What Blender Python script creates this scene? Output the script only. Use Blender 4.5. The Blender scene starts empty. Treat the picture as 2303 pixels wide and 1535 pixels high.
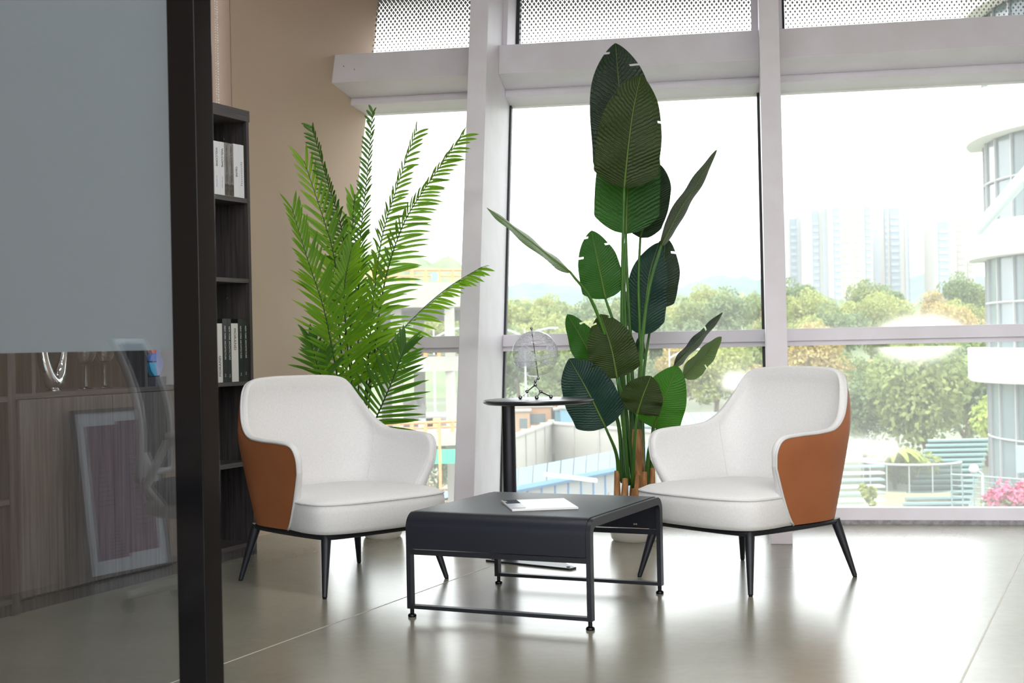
import bpy, math, random
import numpy as np
from mathutils import Vector, Matrix

# ------------------------------------------------------------------ camera, world, light, exposure
sc = bpy.context.scene
col = sc.collection
FPX, ROLL, PITCH = 3083.0, 0.02, 5.5 / 3083
CAM = np.array([0.0, 0.0, 1.0])
fw = np.array([0, math.cos(PITCH), math.sin(PITCH)])
_u = np.array([0, -math.sin(PITCH), math.cos(PITCH)])
_r = np.array([1.0, 0, 0])
cri = _r * math.cos(ROLL) - _u * math.sin(ROLL)
cup = _r * math.sin(ROLL) + _u * math.cos(ROLL)
cd = bpy.data.cameras.new('camera'); cam = bpy.data.objects.new('camera', cd); col.objects.link(cam)
cd.sensor_width = 36; cd.lens = FPX / 2303 * 36
M = Matrix.Identity(4)
for i in range(3):
    M[i][0], M[i][1], M[i][2], M[i][3] = cri[i], cup[i], -fw[i], CAM[i]
cam.matrix_world = M
cd.clip_start = 0.05; cd.clip_end = 6000
cd.dof.use_dof = True; cd.dof.focus_distance = 5.7; cd.dof.aperture_fstop = 7.0
sc.camera = cam
w = bpy.data.worlds.new('sky'); sc.world = w; w.use_nodes = True
bg = w.node_tree.nodes['Background']; bg.inputs[0].default_value = (0.955, 0.98, 1.0, 1); bg.inputs[1].default_value = 2.2
sd = bpy.data.lights.new('sun', 'SUN'); sun = bpy.data.objects.new('sun', sd); col.objects.link(sun)
sd.energy = 0.6; sd.angle = math.radians(12); sd.color = (1, 0.97, 0.92)
sun.rotation_euler = Vector((0.25, 0.65, -0.85)).to_track_quat('-Z', 'Y').to_euler()
sc.view_settings.view_transform = 'Standard'; sc.view_settings.look = 'None'
sc.view_settings.exposure = 1.1; sc.view_settings.gamma = 1.0; sc.view_settings.use_curve_mapping = False
sc.cycles.use_denoising = True
sc.cycles.adaptive_threshold = 0.02; sc.cycles.max_bounces = 7; sc.cycles.diffuse_bounces = 4; sc.cycles.glossy_bounces = 4
sc.cycles.transparent_max_bounces = 20; sc.cycles.caustics_reflective = False; sc.cycles.caustics_refractive = False
sc.cycles.sample_clamp_indirect = 4.0

def ray(x, y): return cri * (x - 1151.5) + cup * (767.5 - y) + fw * FPX
def onz(x, y, z=0.0):
    d = ray(x, y); return CAM + d * ((z - 1) / d[2])
def onY(x, y, Y):
    d = ray(x, y); return CAM + d * (Y / d[1])

# ------------------------------------------------------------------ helpers
def srgb(r, g, b):
    f = lambda c: (c / 255 / 12.92) if c <= 10 else ((c / 255 + 0.055) / 1.055) ** 2.4
    return (f(r), f(g), f(b), 1)
MATS = {}
def mat(name, c, rough=0.5, metal=0.0, spec=0.5, var=None, bump=None, grain=None, sheen=0, coat=0, trans=None, emit=None):
    if name in MATS: return MATS[name]
    m = bpy.data.materials.new(name); m.use_nodes = True; MATS[name] = m
    nt = m.node_tree; p = nt.nodes['Principled BSDF']
    L = nt.links.new
    p.inputs['Base Color'].default_value = c; p.inputs['Roughness'].default_value = rough
    p.inputs['Metallic'].default_value = metal; p.inputs['Specular IOR Level'].default_value = spec
    p.inputs['Coat Weight'].default_value = coat; p.inputs['Coat Roughness'].default_value = 0.1
    if sheen: p.inputs['Sheen Weight'].default_value = sheen
    tc = nt.nodes.new('ShaderNodeTexCoord')
    def noise(scale, stretch=None, detail=4):
        n = nt.nodes.new('ShaderNodeTexNoise'); n.inputs['Scale'].default_value = scale; n.inputs['Detail'].default_value = detail
        if stretch:
            mp = nt.nodes.new('ShaderNodeMapping'); mp.inputs['Scale'].default_value = stretch
            L(tc.outputs['Object'], mp.inputs[0]); L(mp.outputs[0], n.inputs['Vector'])
        else: L(tc.outputs['Object'], n.inputs['Vector'])
        return n
    if var or grain:
        sc_, c2, st = (var + (None,))[:3] if var else grain
        n = noise(sc_, st)
        r = nt.nodes.new('ShaderNodeValToRGB'); r.color_ramp.elements[0].position = 0.35; r.color_ramp.elements[1].position = 0.65
        r.color_ramp.elements[0].color = c; r.color_ramp.elements[1].color = c2
        L(n.outputs['Fac'], r.inputs[0]); L(r.outputs[0], p.inputs['Base Color'])
    if bump:
        n = noise(bump[0], bump[2] if len(bump) > 2 else None)
        b = nt.nodes.new('ShaderNodeBump'); b.inputs['Strength'].default_value = bump[1]; b.inputs['Distance'].default_value = 0.01
        L(n.outputs['Fac'], b.inputs['Height']); L(b.outputs[0], p.inputs['Normal'])
    if trans:
        t = nt.nodes.new('ShaderNodeBsdfTranslucent'); t.inputs[0].default_value = trans[1]
        mx = nt.nodes.new('ShaderNodeMixShader'); mx.inputs[0].default_value = trans[0]
        out = nt.nodes['Material Output']
        L(p.outputs[0], mx.inputs[1]); L(t.outputs[0], mx.inputs[2]); L(mx.outputs[0], out.inputs[0])
    if emit:
        p.inputs['Emission Color'].default_value = emit[0]; p.inputs['Emission Strength'].default_value = emit[1]
    return m

def schlick(nt, r0):                         # reflectance from the facing angle, the same on both sides of a pane
    L = nt.links.new
    fr = nt.nodes.new('ShaderNodeLayerWeight'); fr.inputs[0].default_value = 0.5
    pw = nt.nodes.new('ShaderNodeMath'); pw.operation = 'POWER'; pw.inputs[1].default_value = 4.0; L(fr.outputs['Facing'], pw.inputs[0])
    mu = nt.nodes.new('ShaderNodeMath'); mu.operation = 'MULTIPLY_ADD'; mu.use_clamp = True; mu.inputs[1].default_value = 0.75; mu.inputs[2].default_value = r0
    L(pw.outputs[0], mu.inputs[0]); return mu
def glass_mat(name, tint=(1, 1, 1, 1), veil=0.03, veilcol=(1, 1, 1, 1), rough=0.0, boost=1.0):
    m = bpy.data.materials.new(name); m.use_nodes = True; nt = m.node_tree; nt.nodes.clear(); L = nt.links.new
    out = nt.nodes.new('ShaderNodeOutputMaterial')
    t = nt.nodes.new('ShaderNodeBsdfTransparent'); t.inputs[0].default_value = tint
    g = nt.nodes.new('ShaderNodeBsdfGlossy'); g.inputs['Roughness'].default_value = rough
    mu = schlick(nt, 0.04 * boost)
    m1 = nt.nodes.new('ShaderNodeMixShader'); L(mu.outputs[0], m1.inputs[0]); L(t.outputs[0], m1.inputs[1]); L(g.outputs[0], m1.inputs[2])
    d = nt.nodes.new('ShaderNodeBsdfTranslucent'); d.inputs[0].default_value = veilcol  # milky layer; on the windows it also imitates outdoor haze
    m2 = nt.nodes.new('ShaderNodeMixShader'); m2.inputs[0].default_value = veil
    L(m1.outputs[0], m2.inputs[1]); L(d.outputs[0], m2.inputs[2]); L(m2.outputs[0], out.inputs[0])
    MATS[name] = m
    return m

class MB:
    def __init__(s): s.v = []; s.f = []; s.uv = None
    def add(s, v, f):
        o = len(s.v); s.v += [tuple(map(float, p)) for p in v]; s.f += [tuple(i + o for i in q) for q in f]; return s
    def box(s, c, d, rz=0.0, R=None):
        hx, hy, hz = d[0] / 2, d[1] / 2, d[2] / 2
        vs = [(x, y, z) for z in (-hz, hz) for x, y in ((-hx, -hy), (hx, -hy), (hx, hy), (-hx, hy))]
        if R is None: R = Matrix.Rotation(rz, 3, 'Z')
        vs = [R @ Vector(p) + Vector(c) for p in vs]
        return s.add(vs, [(3, 2, 1, 0), (4, 5, 6, 7), (0, 1, 5, 4), (1, 2, 6, 5), (2, 3, 7, 6), (3, 0, 4, 7)])
    def hexa(s, b, t):                      # bottom quad, top quad
        return s.add(list(b) + list(t), [(3, 2, 1, 0), (4, 5, 6, 7), (0, 1, 5, 4), (1, 2, 6, 5), (2, 3, 7, 6), (3, 0, 4, 7)])
    def tube(s, path, rad, seg=8, caps=True, closed=False):
        P = [Vector(p) for p in path]; n = len(P)
        if not hasattr(rad, '__len__'): rad = [rad] * n
        vs = []; prev = None
        for i in range(n):
            a = P[i - 1] if (i > 0 or closed) else P[i]; b = P[(i + 1) % n] if (i < n - 1 or closed) else P[i]
            t = (b - a).normalized()
            if prev is None:
                x = Vector((0, 0, 1)) if abs(t.z) < 0.9 else Vector((1, 0, 0)); nn = t.cross(x).normalized()
            else: nn = (prev - t * prev.dot(t)).normalized()
            prev = nn; bb = t.cross(nn)
            vs += [P[i] + (nn * math.cos(k * 2 * math.pi / seg) + bb * math.sin(k * 2 * math.pi / seg)) * rad[i] for k in range(seg)]
        fs = []
        for i in range(n if closed else n - 1):
            j = (i + 1) % n
            fs += [(i * seg + k, i * seg + (k + 1) % seg, j * seg + (k + 1) % seg, j * seg + k) for k in range(seg)]
        if caps and not closed:
            fs.append(tuple(range(seg))[::-1]); fs.append(tuple((n - 1) * seg + k for k in range(seg)))
        return s.add(vs, fs)
    def lathe(s, prof, c=(0, 0, 0), seg=24):
        vs = []; fs = []
        for r, z in prof:
            vs += [(c[0] + r * math.cos(k * 2 * math.pi / seg), c[1] + r * math.sin(k * 2 * math.pi / seg), c[2] + z) for k in range(seg)]
        for i in range(len(prof) - 1):
            fs += [(i * seg + k, i * seg + (k + 1) % seg, (i + 1) * seg + (k + 1) % seg, (i + 1) * seg + k) for k in range(seg)]
        if prof[0][0] > 1e-4: fs.append(tuple(range(seg))[::-1])
        if prof[-1][0] > 1e-4: fs.append(tuple((len(prof) - 1) * seg + k for k in range(seg)))
        return s.add(vs, fs)
    def sphere(s, c, r, n=12, m=8):
        return s.lathe([(max(1e-5, r * math.sin(math.pi * i / m)), -r * math.cos(math.pi * i / m)) for i in range(m + 1)], c, n)
    def prism(s, poly, fn0, fn1):           # polygon points mapped by two functions
        n = len(poly); a = [fn0(p) for p in poly]; b = [fn1(p) for p in poly]
        return s.add(a + b, [tuple(range(n))[::-1], tuple(range(n, 2 * n))] + [(i, (i + 1) % n, n + (i + 1) % n, n + i) for i in range(n)])
    def grid(s, rows, closed=False):
        n = len(rows[0]); vs = [p for r in rows for p in r]; fs = []
        for i in range(len(rows) - 1):
            for k in range(n if closed else n - 1):
                fs.append((i * n + k, i * n + (k + 1) % n, (i + 1) * n + (k + 1) % n, (i + 1) * n + k))
        return s.add(vs, fs)
    def build(s, name, m, parent=None, smooth=False, world=False, bevel=0, kind=None):
        v = s.v
        if world and parent is not None:
            top = parent
            while top.parent is not None: top = top.parent
            L0 = top.location; R = Matrix.Rotation(-top.rotation_euler.z, 3, 'Z')
            v = [tuple(R @ (Vector(p) - L0)) for p in v]
        me = bpy.data.meshes.new(name); me.from_pydata(v, [], s.f); me.update()
        if smooth:
            me.polygons.foreach_set('use_smooth', [True] * len(me.polygons))
            if smooth != 2: me.set_sharp_from_angle(angle=math.radians(40))
        if m is not None: me.materials.append(m)
        o = bpy.data.objects.new(name, me); col.objects.link(o)
        if parent is not None: o.parent = parent
        if bevel:
            b = o.modifiers.new('bevel', 'BEVEL'); b.width = bevel; b.segments = 2; b.limit_method = 'ANGLE'
        if kind: o['kind'] = kind
        return o
def tag(o, label=None, cat=None, group=None, kind=None):
    if label: o['label'] = label
    if cat: o['category'] = cat
    if group: o['group'] = group
    if kind: o['kind'] = kind
    return o
def thing(name, label, cat, loc=(0, 0, 0), rz=0.0, group=None):
    o = bpy.data.objects.new(name, None); col.objects.link(o); o.location = Vector([float(q) for q in loc]); o.rotation_euler = (0, 0, rz)
    o.empty_display_size = 0.1
    return tag(o, label, cat, group)
def struct(name, loc=(0, 0, 0)):
    o = bpy.data.objects.new(name, None); col.objects.link(o); o.location = Vector([float(q) for q in loc]); o['kind'] = 'structure'; return o
def copy_tree(o, parent=None):
    c = o.copy(); col.objects.link(c); c.parent = parent
    for ch in list(o.children): copy_tree(ch, c)
    return c
def catmull(P, n):
    P = [np.array(p, float) for p in P]; out = []
    Q = [2 * P[0] - P[1]] + P + [2 * P[-1] - P[-2]]
    for i in range(1, len(Q) - 2):
        for k in range(n):
            t = k / n
            out.append(0.5 * (2 * Q[i] + (Q[i + 1] - Q[i - 1]) * t + (2 * Q[i - 1] - 5 * Q[i] + 4 * Q[i + 1] - Q[i + 2]) * t * t + (3 * Q[i] - Q[i - 1] - 3 * Q[i + 1] + Q[i + 2]) * t ** 3))
    out.append(P[-1]); return out
def text_obj(body, size, m, parent, mat4, spacing=1.0, sx=1.0, name='lettering'):
    cu = bpy.data.curves.new('t', 'FONT'); cu.body = body; cu.size = size; cu.align_x = 'LEFT'; cu.align_y = 'CENTER'; cu.space_character = spacing
    t = bpy.data.objects.new('t', cu); col.objects.link(t)
    dg = bpy.context.evaluated_depsgraph_get(); me = bpy.data.meshes.new_from_object(t.evaluated_get(dg))
    bpy.data.objects.remove(t)
    me.materials.clear(); me.materials.append(m); me.transform(Matrix.Scale(sx, 4, (1, 0, 0))); me.transform(mat4)
    o = bpy.data.objects.new(name, me); col.objects.link(o); o.parent = parent; return o

random.seed(4); rng = np.random.default_rng(4)

# ------------------------------------------------------------------ materials
WHITE_METAL = mat('white_powder_coat', srgb(230, 226, 234), 0.45, var=(6.0, srgb(225, 220, 226)))
DARK = mat('black_powder_coat', srgb(24, 26, 34), 0.42, spec=0.5)
BLACK_GLOSS = mat('black_gloss_frame', srgb(11, 11, 14), 0.12, spec=0.22)
GASKET = mat('rubber_gasket', srgb(38, 42, 46), 0.5)
FABRIC = mat('white_fabric', srgb(233, 232, 232), 0.9, spec=0.2, var=(160.0, srgb(226, 225, 225)), bump=(700, 0.12), sheen=0.2)
PIPING = mat('pale_piping', srgb(218, 218, 220), 0.7)
LEATHER = mat('tan_leather', srgb(172, 106, 66), 0.46, spec=0.4, var=(5.0, srgb(164, 99, 60)), bump=(420, 0.02))
SEAM = mat('seam_thread', srgb(120, 68, 38), 0.7)
WALL = mat('beige_wall', srgb(190, 168, 149), 0.75, var=(1.3, srgb(185, 163, 143)), bump=(60, 0.03))
WALL_RECESS = mat('brown_reveal', srgb(148, 124, 108), 0.7)
CEIL = mat('ceiling_paint', srgb(225, 224, 222), 0.9)
WOOD = mat('dark_ash_laminate', srgb(56, 51, 53), 0.45, grain=(9.0, srgb(82, 76, 77), (9, 9, 0.35)), bump=(9.0, 0.05, (30, 30, 0.8)))
WOOD_H = mat('dark_ash_laminate_flat', srgb(62, 56, 58), 0.45, grain=(9.0, srgb(86, 80, 80), (0.5, 0.5, 30)))
WOOD_DOOR = mat('ash_laminate_door', srgb(74, 69, 69), 0.45, grain=(9.0, srgb(102, 96, 94), (9, 9, 0.35)))
CHROME = mat('chrome', srgb(225, 225, 228), 0.08, metal=1.0)
CONCRETE = mat('concrete', srgb(162, 159, 153), 0.9, var=(0.5, srgb(150, 147, 141)))
CURB = mat('rough_concrete_curb', srgb(168, 166, 168), 0.95, var=(40, srgb(140, 138, 140)), bump=(80, 0.5))
GLASS = glass_mat('window_glass', (0.985, 1.0, 0.99, 1), 0.072, rough=0.06)  # translucent veil: some dust, mostly stand-in haze washing out the view
CLEAR = glass_mat('clear_glass', (0.93, 0.95, 0.95, 1), 0.004, boost=2.0)
PARTITION = glass_mat('partition_glass', (0.83, 0.855, 0.875, 1), 0.004, boost=2.0)
TUMBLER = mat('glassware', (1, 1, 1, 1), 0.0); TUMBLER.node_tree.nodes['Principled BSDF'].inputs['Transmission Weight'].default_value = 1.0

def floor_mat():
    m = mat('polished_concrete', srgb(124, 121, 110), 0.22, spec=0.75)
    nt = m.node_tree; L = nt.links.new; p = nt.nodes['Principled BSDF']; tc = nt.nodes['Texture Coordinate']
    def N(scale, det=6, dist=0):
        n = nt.nodes.new('ShaderNodeTexNoise'); n.inputs['Scale'].default_value = scale; n.inputs['Detail'].default_value = det; n.inputs['Distortion'].default_value = dist
        L(tc.outputs['Object'], n.inputs['Vector']); return n
    a, b2 = N(1.1, 5, 0.0), N(26, 5)
    r = nt.nodes.new('ShaderNodeValToRGB'); e = r.color_ramp.elements
    e[0].position = 0.3; e[0].color = srgb(130, 127, 114); e[1].position = 0.72; e[1].color = srgb(149, 146, 132)
    L(a.outputs['Fac'], r.inputs[0])
    mx = nt.nodes.new('ShaderNodeMix'); mx.data_type = 'RGBA'; mx.blend_type = 'MULTIPLY'; mx.inputs[0].default_value = 0.16
    L(r.outputs[0], mx.inputs[6]); L(b2.outputs['Fac'], mx.inputs[7]); L(mx.outputs[2], p.inputs['Base Color'])
    rr = nt.nodes.new('ShaderNodeMapRange'); rr.inputs[3].default_value = 0.2; rr.inputs[4].default_value = 0.27
    L(N(2.4, 3, 0).outputs['Fac'], rr.inputs[0]); L(rr.outputs[0], p.inputs['Roughness'])
    bm_ = nt.nodes.new('ShaderNodeBump'); bm_.inputs['Strength'].default_value = 0.02; bm_.inputs['Distance'].default_value = 0.02
    L(N(7, 3).outputs['Fac'], bm_.inputs['Height']); L(bm_.outputs[0], p.inputs['Normal'])
    return m

def frit_mat():
    m = bpy.data.materials.new('diamond_frit_glass'); m.use_nodes = True; nt = m.node_tree; nt.nodes.clear(); L = nt.links.new
    uv = nt.nodes.new('ShaderNodeUVMap'); sp = nt.nodes.new('ShaderNodeSeparateXYZ'); L(uv.outputs[0], sp.inputs[0])
    def op(o, a, b=None):
        n = nt.nodes.new('ShaderNodeMath'); n.operation = o
        for i, q in enumerate((a, b)):
            if q is None: continue
            if isinstance(q, (int, float)): n.inputs[i].default_value = q
            else: L(q, n.inputs[i])
        return n.outputs[0]
    u, v = op('DIVIDE', sp.outputs[0], 0.027), op('DIVIDE', sp.outputs[1], 0.038)
    def dia(off):
        fu = op('ABSOLUTE', op('SUBTRACT', op('FRACT', op('ADD', u, off)), 0.5)); fv = op('ABSOLUTE', op('SUBTRACT', op('FRACT', op('ADD', v, off)), 0.5))
        return op('ADD', fu, fv)
    d = op('MINIMUM', dia(0.0), dia(0.5))
    size = op('ADD', op('MULTIPLY', sp.outputs[1], 0.85), 0.13)
    mask = op('LESS_THAN', d, size)
    t = nt.nodes.new('ShaderNodeBsdfTransparent'); g = nt.nodes.new('ShaderNodeBsdfDiffuse'); g.inputs[0].default_value = srgb(140, 139, 134)
    tr = nt.nodes.new('ShaderNodeBsdfTranslucent'); tr.inputs[0].default_value = srgb(138, 138, 134)
    m0 = nt.nodes.new('ShaderNodeMixShader'); m0.inputs[0].default_value = 0.5; L(g.outputs[0], m0.inputs[1]); L(tr.outputs[0], m0.inputs[2])
    mx = nt.nodes.new('ShaderNodeMixShader'); L(mask, mx.inputs[0]); L(t.outputs[0], mx.inputs[1]); L(m0.outputs[0], mx.inputs[2])
    out = nt.nodes.new('ShaderNodeOutputMaterial'); L(mx.outputs[0], out.inputs[0])
    return m

def film_mat():
    m = bpy.data.materials.new('frosted_film'); m.use_nodes = True; nt = m.node_tree; nt.nodes.clear(); L = nt.links.new
    tr = nt.nodes.new('ShaderNodeBsdfTranslucent'); tr.inputs[0].default_value = (0.74, 0.81, 0.85, 1)
    df = nt.nodes.new('ShaderNodeBsdfDiffuse'); df.inputs[0].default_value = (0.46, 0.51, 0.54, 1)
    gl = nt.nodes.new('ShaderNodeBsdfGlossy'); gl.inputs['Roughness'].default_value = 0.25
    a = nt.nodes.new('ShaderNodeMixShader'); a.inputs[0].default_value = 0.45; L(tr.outputs[0], a.inputs[1]); L(df.outputs[0], a.inputs[2])
    b = nt.nodes.new('ShaderNodeMixShader'); b.inputs[0].default_value = 0.05; L(a.outputs[0], b.inputs[1]); L(gl.outputs[0], b.inputs[2])
    out = nt.nodes.new('ShaderNodeOutputMaterial'); L(b.outputs[0], out.inputs[0])
    return m

def leaf_mat(name, c1, c2, trans, tamt=0.3, ribs=90.0, rough=0.4):
    m = bpy.data.materials.new(name); m.use_nodes = True; nt = m.node_tree; L = nt.links.new; p = nt.nodes['Principled BSDF']
    p.inputs['Roughness'].default_value = rough; p.inputs['Specular IOR Level'].default_value = 0.35
    uv = nt.nodes.new('ShaderNodeUVMap'); sp = nt.nodes.new('ShaderNodeSeparateXYZ'); L(uv.outputs[0], sp.inputs[0])
    ab = nt.nodes.new('ShaderNodeMath'); ab.operation = 'ABSOLUTE'; L(sp.outputs[0], ab.inputs[0])
    ml = nt.nodes.new('ShaderNodeMath'); ml.operation = 'MULTIPLY_ADD'; ml.inputs[1].default_value = -0.16; L(ab.outputs[0], ml.inputs[0]); L(sp.outputs[1], ml.inputs[2])
    nz = nt.nodes.new('ShaderNodeTexNoise'); nz.inputs['Scale'].default_value = 9; L(uv.outputs[0], nz.inputs['Vector'])
    ad = nt.nodes.new('ShaderNodeMath'); ad.operation = 'MULTIPLY_ADD'; ad.inputs[1].default_value = 0.03; L(nz.outputs['Fac'], ad.inputs[0]); L(ml.outputs[0], ad.inputs[2])
    fq = nt.nodes.new('ShaderNodeMath'); fq.operation = 'MULTIPLY'; fq.inputs[1].default_value = ribs * 2; L(ad.outputs[0], fq.inputs[0])
    si = nt.nodes.new('ShaderNodeMath'); si.operation = 'SINE'; L(fq.outputs[0], si.inputs[0])
    mr = nt.nodes.new('ShaderNodeMapRange'); mr.inputs[1].default_value = -1; mr.inputs[2].default_value = 1; L(si.outputs[0], mr.inputs[0])
    mx = nt.nodes.new('ShaderNodeMix'); mx.data_type = 'RGBA'; mx.inputs[6].default_value = c1; mx.inputs[7].default_value = c2
    L(mr.outputs[0], mx.inputs[0]); L(mx.outputs[2], p.inputs['Base Color'])
    bp = nt.nodes.new('ShaderNodeBump'); bp.inputs['Strength'].default_value = 0.5; bp.inputs['Distance'].default_value = 0.003
    L(si.outputs[0], bp.inputs['Height']); L(bp.outputs[0], p.inputs['Normal'])
    t = nt.nodes.new('ShaderNodeBsdfTranslucent'); t.inputs[0].default_value = trans
    ms = nt.nodes.new('ShaderNodeMixShader'); ms.inputs[0].default_value = tamt
    L(p.outputs[0], ms.inputs[1]); L(t.outputs[0], ms.inputs[2]); L(ms.outputs[0], nt.nodes['Material Output'].inputs[0])
    return m

# ------------------------------------------------------------------ setting: floor, walls, ceiling
BB = math.radians(24.3)
AL = np.array([math.sin(BB), math.cos(BB), 0.0]); NB = np.array([-math.cos(BB), math.sin(BB), 0.0])
Q0 = np.array([-1.5159, 6.1446, 0.0])                          # bookcase front line
def BK(t, e, z): return Q0 + AL * t + NB * e + np.array([0, 0, z])
FA, FK = math.radians(10), 0.25
FU = np.array([math.cos(FA), -math.sin(FA), 0.0]); FN = np.array([math.sin(FA), math.cos(FA), 0.0]); B0 = np.array([2.22, 7.27, 0.0])
def FP(s, z, d=0.0): return B0 + FU * s + FN * (FK * z + d) + np.array([0, 0, z])   # leaning window wall

WALL_E = 0.36                                                   # wall face behind the bookcase front
WT = 0.25
a0 = BK(-8.2, WALL_E, 0); a1 = FP(-3.75, 0, 0.35); r1 = FP(3.4, 0, 0.35); r0 = np.array([r1[0] + 0.3, -3.6, 0])
fl = MB(); FLP = [a0 + NB * WT, a1, r1, r0, np.array([a0[0], -3.6, 0])]
fl.prism(FLP, lambda p: (p[0], p[1], -0.3), lambda p: (p[0], p[1], 0.0))
floor = fl.build('floor', floor_mat()); floor['kind'] = 'structure'
JW = mat('joint_filler', srgb(190, 186, 174), 0.5); JD = mat('dark_joint', srgb(92, 90, 84), 0.6)
def joint(p, t0, t1, d, wd, m):
    MB().box(np.array([p[0], p[1], 0.0]) + d * (t0 + t1) / 2 + np.array([0, 0, 0.0002]), (t1 - t0, wd, 0.0012), math.atan2(d[1], d[0])).build('floor_joint', m, floor)
joint((-0.934, 4.381), -6, 3.2, AL, 0.005, JW); joint((1.632, 4.746), -6, 2.55, AL, 0.006, JW)
cl = MB(); cl.prism([a0 + NB * WT, FP(-3.75, 3.7, 0.3) * [1, 1, 0], FP(3.4, 3.7, 0.3) * [1, 1, 0], r0, np.array([a0[0], -3.6, 0])], lambda p: (p[0], p[1], 3.7), lambda p: (p[0], p[1], 3.9))
ceiling = cl.build('ceiling', CEIL); ceiling['kind'] = 'structure'
# left wall: a pier beside the window wall, a window recess behind the bookcase, solid wall on the camera's side of the partition
wl = struct('wall_left', BK(0, WALL_E, 0))
T_PIER = 0.98
def wallblock(t0, t1, z0, z1, name='wall_panel', e0=WALL_E, e1=WALL_E + WT, m=WALL):
    b = [BK(t0, e0, z0), BK(t1, e0, z0), BK(t1, e1, z0), BK(t0, e1, z0)]
    return MB().hexa(b, [p + [0, 0, z1 - z0] for p in b]).build(name, m, wl, world=True)
# pier end follows the lean of the window wall
def wall_t(z, e, d): # t where the wall plane meets facade offset d
    return (FK * z + d - FN @ (BK(0, e, 0) - B0)) / (FN @ AL)
b = [BK(T_PIER, WALL_E, 0), BK(wall_t(0, WALL_E, .02), WALL_E, 0), BK(wall_t(0, WALL_E + WT, .02), WALL_E + WT, 0), BK(T_PIER, WALL_E + WT, 0)]
t_ = [BK(T_PIER, WALL_E, 3.7), BK(wall_t(3.7, WALL_E, .02), WALL_E, 3.7), BK(wall_t(3.7, WALL_E + WT, .02), WALL_E + WT, 3.7), BK(T_PIER, WALL_E + WT, 3.7)]
MB().hexa(b, t_).build('pier', WALL, wl, world=True)
MB().hexa([BK(T_PIER - .004, WALL_E + .004, 1.2), BK(T_PIER, WALL_E + .004, 1.2), BK(T_PIER, WALL_E + WT, 1.2), BK(T_PIER - .004, WALL_E + WT, 1.2)],
          [BK(T_PIER - .004, WALL_E + .004, 3.7), BK(T_PIER, WALL_E + .004, 3.7), BK(T_PIER, WALL_E + WT, 3.7), BK(T_PIER - .004, WALL_E + WT, 3.7)]).build('window_reveal', WALL_RECESS, wl, world=True)
wallblock(-0.6, T_PIER, 0, 1.2); wallblock(-8.2, -0.6, 0, 3.7)
w4 = struct('window_4', BK(0.2, WALL_E, 1.2))
def wbox(t0, t1, e0, e1, z0, z1, name, m, par):
    b = [BK(t0, e0, z0), BK(t1, e0, z0), BK(t1, e1, z0), BK(t0, e1, z0)]
    return MB().hexa(b, [p + [0, 0, z1 - z0] for p in b]).build(name, m, par, world=True)
wbox(T_PIER - .055, T_PIER - .004, WALL_E + .17, WALL_E + .21, 1.2, 3.7, 'window_frame', WHITE_METAL, w4)
wbox(-0.6, T_PIER - .055, WALL_E + .17, WALL_E + .21, 1.2, 1.26, 'window_frame', WHITE_METAL, w4)
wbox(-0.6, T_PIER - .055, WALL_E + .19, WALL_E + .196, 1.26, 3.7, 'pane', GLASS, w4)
rb = wbox(-0.55, T_PIER - .10, WALL_E + .12, WALL_E + .123, 1.5, 3.6, 'roller_blind', mat('blind_cloth', srgb(232, 230, 232), 0.9, trans=(0.3, srgb(230, 230, 235))), None)
tag(rb, 'white roller blind hanging in the window above the bookcase', 'blind')
ch = thing('bead_chain', 'white looped bead chain hanging above the bookcase beside the beige wall', 'chain', BK(T_PIER - .06, WALL_E + .05, 1.9))
BEAD = mat('white_bead', srgb(235, 232, 228), 0.4)
for dx in (0.0, 0.018):
    m_ = MB()
    for i in range(130): m_.sphere(BK(T_PIER - .065 + dx, WALL_E + .05, 1.9 + i * .0135), 0.0042, 6, 4)
    m_.build('bead_strand', BEAD, ch, world=True, smooth=2, kind='stuff')

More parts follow.
